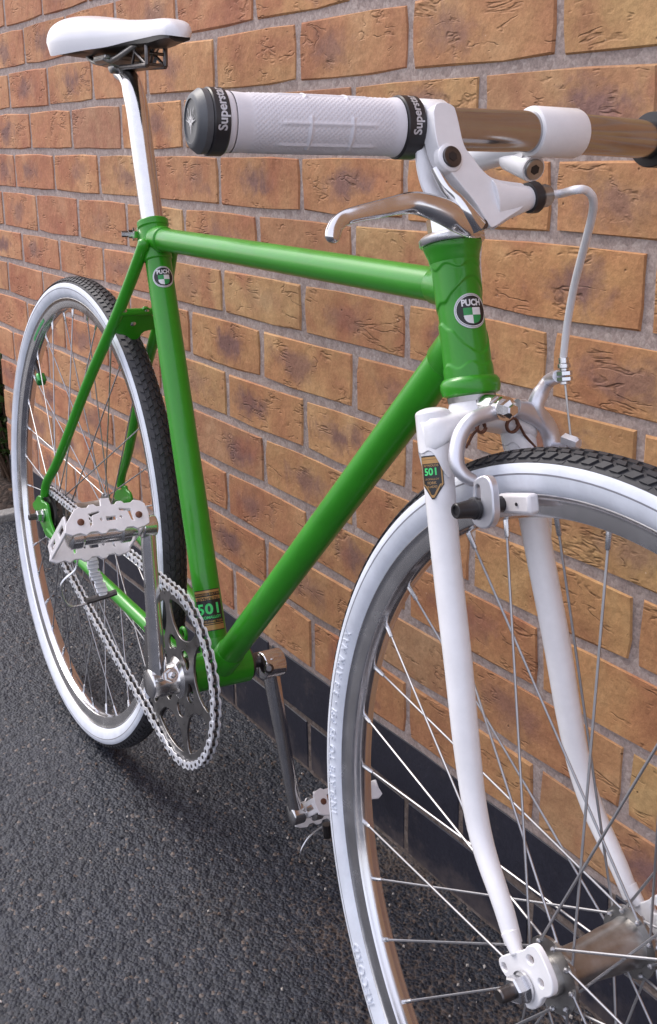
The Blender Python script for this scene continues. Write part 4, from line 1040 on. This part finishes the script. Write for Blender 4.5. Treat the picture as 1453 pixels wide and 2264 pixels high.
for sg in (1, -1):         # sockets
    P0 = rb[0] if sg == 1 else mir(rb[0]); P1 = rb[1] if sg == 1 else mir(rb[1]); d = (P1 - P0).normalized()
    aa = V3((1, 0, 0)); aa = (aa - d * aa.dot(d)).normalized(); bb = d.cross(aa); n = 48; vs = []
    top = P0 - d * .0035
    g.add([top - d * (.0048 * cos(q_)) + aa * (.0126 * sin(q_) * cos(2 * pi * j / n)) + bb * (.0126 * sin(q_) * sin(2 * pi * j / n)) for q_ in (0.05, .45, .8, 1.1, 1.35, pi / 2) for j in range(n)],
          [(i * n + j, (i + 1) * n + j, (i + 1) * n + (j + 1) % n, i * n + (j + 1) % n) for i in range(5) for j in range(n)] + [tuple(range(n))])
    for ring in range(3):
        for j in range(n):
            t = 2 * pi * j / n
            L_ = .032 + .009 * cos(2 * t) + .004 * cos(4 * t) if ring else 0
            r = (.0126, .0125, .0110)[ring]
            vs.append(top + d * (L_ + (.0008 if ring == 2 else 0)) + aa * (r * cos(t)) + bb * (r * sin(t)))
    g.add(vs, [(i * n + j, (i + 1) * n + j, (i + 1) * n + (j + 1) % n, i * n + (j + 1) % n) for i in range(2) for j in range(n)])
build('fork_crown', g, M_white, fork, 50)
# shield decal on the right blade
def decal_fork():
    P0, P1 = rb[1], rb[2]; ax = (P0 - P1).normalized(); rd, P_ = radial_at(P0, ax, 955, 1052, .0108, True)
    f = on_tube(P_, ax, rd, .0114); g = G()
    def sh(sc, h, mi):
        w = .0078 * sc; rows = [(.0130 * sc + 0.0, -w, w), (-.0060 * sc, -w, w), (-.0150 * sc, -w * .12, w * .12)]; patch(g, f, rows, h, mi)
    sh(1.08, .0003, 0); sh(1.0, .0004, 1); sh(.88, .0005, 0)
    patch(g, f, [(.0112, -.0068, .0068), (.0085, -.0068, .0068)], .0006, 1)
    ttext(g, f, 'REYNOLDS', .0022, 0, .0070, .0006, 1, .00002); ttext(g, f, '501', .0068, 0, .0026, .0007, 2, .0002)
    ttext(g, f, 'CROMALLOY', .0018, 0, -.0024, .0006, 1); ttext(g, f, 'FORK', .0026, 0, -.0050, .0006, 1, .00002); ttext(g, f, 'BLADES', .0022, 0, -.0076, .0006, 1, .00002)
    build('fork_decal', g, [M_ink_black, M_ink_gold, M_ink_lime], fork, 60)
decal_fork()
# headset
hs = empty('headset', bike)
g = G(); g.lathe([(-.0105, .0158), (-.0105, .0172), (-.0065, .0175), (-.0065, .016)], HTB, HDIR, 36); build('crown_race', g, M_steel, hs)
g = G(); g.lathe([(.0035, .019), (.0038, .0232), (.0048, .0240), (.0085, .0240), (.0098, .0225), (.0112, .0205), (.0112, .015)], HTA - HDIR * .004, HDIR, 44)
build('adjusting_ring', g, M_alu, hs)
g = G(); g.lathe([(.0060, .0165), (.0195, .0168), (.0205, .0155)], HTA, HDIR, 8); g.lathe([(.0205, .0150), (.0225, .0150), (.024, .0128)], HTA, HDIR, 28); build('lock_nut', g, M_chrome, hs, 30)

# ---- stem, bar, grips
BAR = V3((.9097, 0, .8519))
def bar_pt(y):
    a = max(0, abs(y) - .03); return V3((BAR.x - .095 * a, y, BAR.z - .012 * abs(y)))
YR, YL = -.2280, .1880
stem = empty('stem', bike, STEER)
q0 = HTA + HDIR * .018; q1 = HTA + HDIR * .0430
g = G(); g.tube(spline([q0, q1, q1 + HDIR * .010 + V3((.004, 0, 0)), V3((.835, 0, .8380)), BAR + V3((-.012, 0, -.003))], 6), [.0111] * 6 + [.0112] * 6 + [.0125] * 6 + [.0118] * 6 + [.0105], 28)
g.ball(q1 + HDIR * .008, .0135, 20); build('extension', g, M_white, stem, 50)
g = G(); g.lathe([(-.0185, .0130), (-.0182, .0150), (-.0165, .0156), (.0165, .0156), (.0182, .0150), (.0185, .0130)], BAR, (0, 1, 0), 48)
e0 = on_plane(1128, 350, (0, 0, 0), (0, 1, 0), True); e1 = on_plane(1180, 374, (0, -.002, 0), (0, 1, 0), True); ed = (e1 - e0).normalized()
g.tube([e0, e1 - ed * .002, e1], [.0085, .0088, .0082], 28)
g.box((e0 + e1) / 2 + V3((0, .001, .006)), (.010, .008, .006), ed.to_track_quat('X', 'Z').to_matrix())
build('clamp', g, M_white, stem, 40)
g = G(); g.lathe([(0, .0068), (.0012, .0068), (.0016, .0062)], e1, ed, 28); g.lathe([(.0014, .0034), (.0018, .0034)], e1, ed, 6, 1)
n = 6; build('clamp_bolt', g, [M_steel, M_black], stem, 30)

bar = empty('handlebar', bike, STEER)
g = G(); ys = [YR, -.2, -.15, -.10, -.06, -.03, 0, .03, .06, .1, .15, YL]; g.tube([bar_pt(y) for y in ys], [.0111, .0111, .0111, .0125] + [.0127] * 5 + [.0125, .0111, .0111], 44, up=(0, 0, 1)); build('bar_tube', g, M_bar, bar, 60)
def grip(y0, y1, sgn, label):
    """outer end at y0, inner ring at y1"""
    root = empty('grip', bike, STEER); root['label'] = label
    P0 = bar_pt(y0); P1 = bar_pt(y1); ax = (P1 - P0).normalized(); L = (P1 - P0).length
    up = (V3((0, 0, 1)) - ax * ax.z).normalized(); fw = up.cross(ax); fw = fw if fw.x > 0 else -fw
    def pt(s_, th, r): return P0 + ax * s_ + fw * (r * cos(th)) + up * (r * sin(th))     # th 0 = forward, +90 up
    g = G(); n1, n2 = 220, 132; b0, b1 = .0215, L - .0125
    vs = []
    for i in range(n1 + 1):
        s_ = lerp(b0, b1, i / n1); q = (s_ - b0) / (b1 - b0)
        base = .0160 + .0006 * math.exp(-((q - .0) / .06) ** 2) + .0010 * math.exp(-((q - 1.0) / .05) ** 2) + .0003 * sin(pi * q)
        for j in range(n2):
            th = 2 * pi * j / n2; arc = th * .016
            m_ = 1 / (1 + math.exp(-(s_ - b0 - .010) / .0006)) * 1 / (1 + math.exp((s_ - b1 + .0065) / .0006))
            u_ = (s_ / .0030); v_ = th / (2 * pi) * 36
            k = (abs(((u_ + v_) % 1) - .5) + abs(((u_ - v_) % 1) - .5))
            h = m_ * (.00080 * (k - .5) * 1.6)
            # ribs: two lengthwise and two round, repeated every third of the turn
            tb = ((th + radians(12)) % radians(120)); yq = (s_ - b0) / (b1 - b0)
            rib = 0
            for tc_ in (radians(12), radians(-33) % radians(120)):
                dd_ = abs(tb - tc_) * .016; 
                if .22 < yq < .84: rib = max(rib, math.exp(-(dd_ / .0009) ** 2) * min(1, (yq - .22) / .05, (.84 - yq) / .05))
            for yc in (.42, .67):
                inside = min(abs(tb - radians(12)), 9)
                ang_ = (tb - radians(12) + radians(60)) % radians(120) - radians(60)
                if radians(-58) < ang_ < radians(14): rib = max(rib, math.exp(-(((yq - yc) * (b1 - b0)) / .0011) ** 2))
            h = max(h, rib * .0010)
            vs.append(pt(s_, th, base + h))
    g.add(vs, [(i * n2 + j, i * n2 + (j + 1) % n2, (i + 1) * n2 + (j + 1) % n2, (i + 1) * n2 + j) for i in range(n1) for j in range(n2)])
    g.lathe([(b0, .0160), (b0 - .0012, .0168), (b0 - .0040, .0168), (b0 - .0040, .012)][::-1], P0, ax, 48)
    build('sleeve', g, M_grip, root, 70)
    for (s0, s1, nm) in ((.0075, .0175, 'a'), (L - .0125, L, 'b')):
        g = G(); R_ = .0184; g.lathe([(s0, .0130), (s0 + .0004, R_ - .0006), (s0 + .0012, R_), (s1 - .0012, R_), (s1 - .0004, R_ - .0006), (s1, .0130)], P0, ax, 64)
        vs, fs = text2d('Superstar', .0072, 0, 0, .0002, 3, 'CENTER', 1.0)
        sm = (s0 + s1) / 2
        for k in range(2):
            th0 = radians(28 if nm == 'a' else 30) + k * pi
            out = []
            for p in vs: out.append(pt(sm - p.y, th0 + p.x / R_, R_ + .0003))
            g.add(out, fs, 1)
        build('lock_ring', g, [M_black, M_ink_silver], root, 35)
    g = G(); g.lathe([(.0076, .0175), (.0040, .0176), (.0006, .0150), (-.0002, .0138), (-.0004, .0120), (.0004, .0118), (.0004, .0)][::1], P0, ax, 56)
    # winged star emblem on the plug face
    em = []
    def fe_(u, v): return P0 - ax * (-.0001) + fw * u + up * v
    shapes = []
    for k in range(8):
        a = radians(90 + 45 * k); r1 = .0075 if k % 2 == 0 else .0045; b_ = a + pi / 2
        shapes.append([(r1 * cos(a), r1 * sin(a)), (.0009 * cos(b_), .0009 * sin(b_)), (-.0009 * cos(b_), -.0009 * sin(b_))])
    for s2 in (1, -1):
        for k in range(4):
            shapes.append([(s2 * .002, -.0005 + .0006 * k), (s2 * (.0095 - .0012 * k), .0010 + .0022 * k), (s2 * (.0078 - .0012 * k), .0004 + .0018 * k), (s2 * .002, -.0014 + .0006 * k)])
    for s3 in shapes: g.add([fe_(u, v) - ax * .00035 + ax * .0 for u, v in s3], [tuple(range(len(s3)))], 1)
    build('end_plug', g, [M_darkgrey, M_ink_silver], root, 35)
grip(YR - .008, -.1005, -1, 'right grip, its end towards the camera')
grip(YL, .0890, 1, 'left grip beyond the stem')

# ---- brake lever
lev = empty('brake_lever', bike, STEER)
LN = V3((.95, 0, .31)).normalized(); LORG = BAR + V3((.0135, -.088, -.004)); LU = V3((0, -1, 0)); LV = LU.cross(LN)
if LV.z < 0: LV = -LV
g = G()
bc = bar_pt(-.0905)
bax = (bar_pt(-.08) - bar_pt(-.1)).normalized()
g.lathe([(-.0090, .0130), (-.0086, .0160), (-.0070, .0170), (.0070, .0170), (.0092, .0158), (.0098, .0130)], bc, bax, 40)
body = [(945, 232), (990, 236), (1000, 270), (1012, 330), (1030, 352), (1052, 382), (1075, 402), (1120, 409), (1150, 412), (1150, 462), (1110, 486), (1075, 512), (1066, 500), (1040, 455), (1000, 408), (972, 372), (955, 330), (948, 290)]
plate_px(g, body, LORG, LN, (0, 1, 0), V3((0, 1, 0)).cross(LN), .0120, [], True, 0, 2)
def lp_(x, y, off=0.0): return on_plane(x, y, LORG + LN * off, LN, True)
g.tube([lp_(1085, 452), lp_(1120, 446), lp_(1165, 438), lp_(1172, 437)], [(.0150, .0080), (.0105, .0080), (.0074, .0074), (.0068, .0068)], 28, up=(0, 0, 1))
c_ = lp_(995, 349, .0060); g.lathe([(-.004, .0088), (.0006, .0084), (.0016, .0072)], c_, LN, 28)
build('lever_body', g, M_white, lev, 45, .0022)
g = G(); g.lathe([(0, .0062), (.0026, .0062), (.0030, .0056)], c_, LN, 24); g.lathe([(.0028, .003), (.0033, .003)], c_, LN, 6, 1); build('clamp_bolt', g, [M_darksteel, M_black], lev, 30)
# second half of the clamp, behind
g = G(); g.tube(spline([lp_(945, 330, -.012), lp_(946, 372, -.012), lp_(960, 420, -.010), lp_(985, 450, -.006)], 4), [(.0035, .008)] * 13, 14, up=(1, 0, 0)); build('clamp_half', g, M_white, lev, 45)
blade = [(1060, 505, -.001, .0065), (1040, 498, .001, .0086), (1010, 482, .003, .0094), (975, 465, .003, .0088), (935, 452, .002, .0080), (905, 449, .001, .0072), (870, 455, .000, .0062), (830, 464, -.001, .0058), (790, 473, -.002, .0052), (762, 482, -.003, .0050), (745, 496, -.003, .0052), (737, 514, -.003, .0056), (734, 528, -.003, .0050), (733, 536, -.003, .0025)]
g = G(); pl = [lp_(x, y, o_) for x, y, o_, r in blade]; rl = [(b[3] * .86, b[3] * .60) for b in blade]
g.tube(spline(pl, 4), smooth_r(rl, 4), 24, up=(0, 0, 1))
g.tube(spline([lp_(1055, 500, .003), lp_(1030, 470, .005), lp_(1008, 440, .003), lp_(985, 415, .002), lp_(962, 372, .0)], 5), smooth_r([(.0058, .006), (.0052, .006), (.0040, .005), (.0034, .004), (.0026, .003)], 5), 18)
build('lever_blade', g, M_chrome, lev, 50)
g = G(); g.lathe([(-.008, .0030), (.008, .0030)], lp_(1052, 503), LN, 12); build('pivot_pin', g, M_darksteel, lev)
a0_ = lp_(1165, 438); a1__ = lp_(1210, 432); ad_ = (a1__ - a0_).normalized()
g = G()
g.lathe([(.0002, .0066), (.0006, .0092), (.0060, .0098), (.0078, .0088), (.0078, .005)], a0_, ad_, 16); build('adjuster_ring', g, M_black, lev, 30)
g = G(); g.lathe([(.007, .0066), (.0085, .0074), (.0100, .0070), (.0145, .0070), (.0162, .0064), (.0165, .003)], a0_, ad_, 24); build('barrel_adjuster', g, M_steel, lev, 30)
# ---- cable
cab = empty('brake_cable', bike, STEER)
cstart = a0_ + ad_ * .0160
cpts = [cstart, cstart + ad_ * .012, sp(1272, 420, -.024), sp(1296, 421, -.017), sp(1311, 440, -.009), sp(1309, 478, .0), sp(1288, 560, .016), sp(1268, 640, .030), sp(1254, 720, .039), sp(1246, 790, .044)]
g = G(); g.tube(spline(cpts, 7), .0026, 14); build('cable_housing', g, M_white, cab, 60)
an0 = sp(1246, 790, .044); an1 = sp(1250, 850, .044); adn = (an1 - an0).normalized(); anl = (an1 - an0).length
g = G()
for (s0, s1, r, n_) in ((0, .0045, .0036, 14), (.0045, .008, .0045, 14), (.008, .0100, .0032, 14), (.0100, .0135, .0055, 6), (.0142, .0175, .0056, 6), (.0175, .0200, .0034, 12)):
    k_ = anl / .0200; g.lathe([(s0 * k_, r * .85), ((s0 + .0004) * k_, r), ((s1 - .0004) * k_, r), (s1 * k_, r * .85)], an0, adn, n_)
build('cable_adjuster', g, M_alu, cab, 30)
g = G(); g.tube([an1, sp(1256, 910, .043), sp(1263, 975, .042)], .0008, 8); build('inner_cable', g, M_steel, cab)

# ---- brake caliper
cal = empty('brake_caliper', bike, STEER)
XC = crown_c.x + .022
nutp = spx(1120, 897, XC + .004)
def cx(x, y, d=0.0): return spx(x, y, XC + d)
ra_ = [cx(1112, 906, .004), cx(1075, 916, .004), cx(1042, 930, .004), cx(1020, 958, .005), cx(1010, 996, .008), cx(1012, 1030, .012), cx(1028, 1052, .016), cx(1050, 1064, .019)]
g = G(); g.tube(spline(ra_, 5), smooth_r([(.0050, .0062), (.0050, .0056), (.0052, .0054), (.0053, .0055), (.0052, .0056), (.0050, .0054), (.0044, .0050), (.0036, .0045)], 5), 22, up=(1, 0, 0))
pc = cx(1075, 1060, .02)
slot = [(1054, 1062), (1066, 1052), (1080, 1050), (1091, 1060), (1096, 1080), (1098, 1110), (1100, 1140), (1094, 1160), (1084, 1168), (1070, 1168), (1056, 1160), (1050, 1145), (1052, 1110), (1054, 1085)]
hole = [(1060, 1074), (1065, 1070), (1069, 1076), (1070, 1100), (1072, 1140), (1068, 1146), (1060, 1144), (1059, 1110)]
YS = -.0430
plate_px(g, slot, (0, YS, 0), (0, 1, 0), (1, 0, 0), (0, 0, 1), .0060, [hole], True, 0, 1)
build('caliper_arm', g, M_satin, cal, 45, .0012)
la_ = [cx(1140, 902, -.004), cx(1172, 912, -.004), cx(1200, 930, -.004), cx(1216, 958, -.003), cx(1222, 990, 0), cx(1228, 1025, .004), cx(1236, 1052, .010), sp(1262, 1070, .044)]
g = G(); g.tube(spline(la_, 5), smooth_r([(.0050, .0068), (.0052, .0072), (.0056, .0072), (.0058, .0070), (.0056, .0066), (.0054, .0060), (.0048, .0052), (.0040, .0050)], 5), 22, up=(1, 0, 0))
up_ = [la_[2], cx(1184, 900, -.004), cx(1196, 868, -.006), cx(1214, 842, -.008), sp(1236, 832, .043)]
g.tube(spline(up_, 4), [.0060] * 9 + [.0050] * 7 + [.0045], 18)
pts2 = [(p.x, p.z) for p in la_[-1:]]
gm = G(); plate_px(gm, slot, (0, YS, 0), (0, 1, 0), (1, 0, 0), (0, 0, 1), .0060, [hole], True, 0, 1)
g.add([(x, -y, z) for x, y, z in gm.v], [tuple(f[::-1]) for f in gm.f])
lowa = sp(1262, 976, .042); g.tube([la_[4], lowa + V3((0, 0, -.004))], [.004, .0035], 14); g.lathe([(-.006, .0046), (.006, .0046), (.008, .003)], lowa, (1, 0, 0), 6)
build('caliper_arm', g, M_satin, cal, 45, .0012)
# pivot bolt stack pointing forward
g = G(); pv = cx(1092, 899, -.002); pd = (spx(1134, 893, XC + .022) - pv).normalized(); pd = V3((1, -.02, .10)).normalized()
g.lathe([(-.012, .0078), (.002, .0080), (.004, .0072)], pv, pd, 24); g.lathe([(.004, .0088), (.0055, .0088)], pv, pd, 28); g.lathe([(.0055, .0070), (.0065, .0078), (.0120, .0078), (.0128, .0070)], pv, pd, 6)
g.lathe([(.0128, .0085), (.0138, .0085)], pv, pd, 28); g.lathe([(.0138, .0062), (.0180, .0066), (.0205, .0040), (.0225, .0038)], pv, pd, 6); build('pivot_bolt', g, M_chrome, cal, 30)
# springs
g = G()
for (x, y, R_, w) in ((1064, 945, .0035, 0), (1133, 940, .0050, 0)):
    c_ = cx(x, y, -.001); ring_ = [c_ + V3((.0012 * (t / 6.28 - 1), R_ * cos(t), R_ * sin(t))) for t in [2 * pi * k / 18 for k in range(37)]]
    g.tube(ring_, .0010, 7)
c_ = cx(1133, 940, -.001); g.tube([c_ + V3((0, .0045, .002)), cx(1160, 962, -.006), cx(1186, 992, -.004)], .0010, 7)
c_ = cx(1064, 945, -.001); g.tube([c_ + V3((0, -.0030, -.001)), cx(1046, 960, -.004), cx(1030, 990, .0)], .0010, 7)
build('return_spring', g, M_rust, cal, 60)
# pads
pb = sp(1062, 1122, YS); pe = sp(1018, 1129, -.0690)
for sg in (1, -1):
    f_ = (lambda p: V3(p)) if sg == 1 else (lambda p: mir(p))
    g = G(); bd_ = V3((0, -1, 0))
    cbolt = V3((pb.x, YS, pb.z))
    g.lathe([(-.008, .0058), (.003, .0058), (.0034, .0074), (.0055, .0074), (.0060, .0064), (.0140, .0055), (.0195, .0050), (.0200, .0046), (.0200, .0034), (.0185, .0030)], f_(cbolt), f_(bd_), 24)
    build('pad_bolt', g, M_black, cal, 30)
    s0 = sp(1104, 1113, -.0255); s1 = sp(1184, 1113, -.0215)
    um = (s1 - s0); um.y = 0; um = um.normalized(); wm = um.cross(V3((0, 1, 0)))
    mc = (sp(1104, 1113, -.024) + sp(1182, 1114, -.022)) / 2; mc = V3((mc.x, -.0215, mc.z)); hl_ = (s1 - s0).length / 2
    g = G(); MM = Matrix(((um.x, 0, wm.x), (um.y, 1, wm.y), (um.z, 0, wm.z)))
    if sg == 1: g.box(mc, (hl_, .0045, .0066), MM)
    else: g.box(mir(mc), (hl_, .0045, .0066), MM)
    o_ = build('brake_pad', g, M_whitemetal, cal, 20, .0022)
    hb = mc + V3((0, -.0048, 0)) + um * .004
    g = G(); g.tube([cbolt if sg == 1 else mir(cbolt), (mc - um * (hl_ - .004)) if sg == 1 else mir(mc - um * (hl_ - .004))], .0055, 12)
    g.lathe([(0, .0012), (.0004, .0012)], hb if sg == 1 else mir(hb), f_(bd_), 10)
    build('pad_holder', g, M_black, cal, 30)

# ---- saddle and seat post
sad = empty('saddle', bike)
xs = [.040, .050, .070, .10, .14, .18, .22, .26, .30, .318, .326]
hwid = [.046, .060, .069, .067, .052, .035, .0235, .0190, .0175, .0140, .004]
topz = [.984, .9965, 1.0010, 1.0000, .9945, .9890, .9850, .9820, .9790, .9735, .9640]
skirt = [.020, .034, .046, .046, .039, .032, .025, .021, .018, .014, .006]
NX, NA = 60, 33
g = G(); bot_loop = []
for i in range(NX + 1):
    x = lerp(xs[0], xs[-1], i / NX); w = interp(xs, hwid, x); tz = interp(xs, topz, x); sk = interp(xs, skirt, x)
    for j in range(NA):
        t = pi * j / (NA - 1); c_, s_ = cos(t), sin(t)
        y = w * (abs(c_) ** .62) * (1 if c_ > 0 else -1); z = tz - sk + sk * (s_ ** .50 if s_ > 0 else 0) - .004 * (abs(y) / .07) ** 2
        if s_ < 1e-6: y *= .93
        g.v.append((x, y, z))
fs = [(i * NA + j, (i + 1) * NA + j, (i + 1) * NA + j + 1, i * NA + j + 1) for i in range(NX) for j in range(NA - 1)]
fs.append(tuple(range(NA))); fs.append(tuple(NX * NA + j for j in range(NA))[::-1]); g.f = fs; g.m = [0] * len(fs)
build('cover', g, M_vinyl, sad, 60)
g = G()   # dark shell under the cover
for i in range(NX + 1):
    x = lerp(.048, .318, i / NX); w = interp(xs, hwid, x) * .93; tz = interp(xs, topz, x); sk = interp(xs, skirt, x)
    zt = tz - sk + .001; dp = .004 + .007 * math.exp(-((x - .27) / .05) ** 2)
    g.v += [(x, -w, zt + .003), (x, -w * .92, zt - dp * .6), (x, -w * .4, zt - dp), (x, w * .4, zt - dp), (x, w * .92, zt - dp * .6), (x, w, zt + .003)]
g.f = [(i * 6 + j, i * 6 + j + 1, (i + 1) * 6 + j + 1, (i + 1) * 6 + j) for i in range(NX) for j in range(5)] + [(0, 1, 2, 3, 4, 5), tuple(NX * 6 + j for j in range(6))[::-1]]; g.m = [0] * len(g.f)
build('shell', g, M_black, sad, 50)
for sg in (1, -1):
    pts = [(bp(x_, y_, -o_).x, -sg * o_, bp(x_, y_, -o_).z) for x_, y_, o_ in ((176, 98, .030), (188, 114, .028), (205, 134, .0225), (232, 139, .0215), (262, 125, .0180), (300, 99, .0120), (318, 88, .0100))]
    build('rail', G().tube(spline(pts, 5), .0035, 12), M_steel, sad)
g = G()
Tc = bp(268, 143, 0)
g.box(Tc + V3((.003, 0, .006)), (.020, .029, .0025)); g.plate(smooth2([(-.032, .005), (.032, .005), (.030, .0005), (.013, -.0045), (-.013, -.0045), (-.030, .0005)], 1), Tc + V3((.003, 0, 0)), (0, 1, 0), (0, 0, 1), .034)
g.lathe([(-.017, .005), (-.015, .0080), (.015, .0080), (.017, .005)], Tc + V3((.006, 0, -.004)), (0, 1, 0), 24)
build('clamp', g, M_steel, sad, 35, .0015)
g = G()   # front strut frame under the nose
q_a = bp(345, 92, 0); q_b = bp(346, 146, 0); q_c = bp(286, 150, 0); q_d = bp(300, 96, 0)
for sg in (1, -1):
    o_ = V3((0, sg * .011, 0))
    g.tube([q_a + o_, q_b + o_], .0030, 8); g.tube([q_b + o_, q_c + o_], .0028, 8); g.tube([q_d + o_, q_b + o_], .0020, 8); g.tube([q_a + (q_d - q_a) * .5 + o_, q_c + (q_b - q_c) * .45 + o_], .0018, 8)
g.tube([q_a + V3((0, -.011, 0)), q_a + V3((0, .011, 0))], .003, 8); g.tube([(q_a + q_b) / 2 + V3((0, -.011, 0)), (q_a + q_b) / 2 + V3((0, .011, 0))], .002, 8); g.box((q_b + q_c) / 2, ((q_b - q_c).length / 2, .012, .0018))
build('nose_strut', g, M_darksteel, sad, 35, .0008)
post = empty('seat_post', bike)
g = G(); pt_ = [LUG - sd_ * .02, LUG, bp(318, 350, 0), bp(305, 250, 0), bp(296, 205, 0), bp(290, 183, 0), bp(281, 169, 0), bp(268, 160, 0)]
g.tube(spline(pt_, 5), smooth_r([(.0132, .0132)] * 4 + [(.0132, .0132), (.0120, .0120), (.0112, .0112), (.0105, .0105)], 5), 40, up=(0, 1, 0)); build('post_tube', g, M_chrome, post, 60)
bpy.context.view_layer.update()
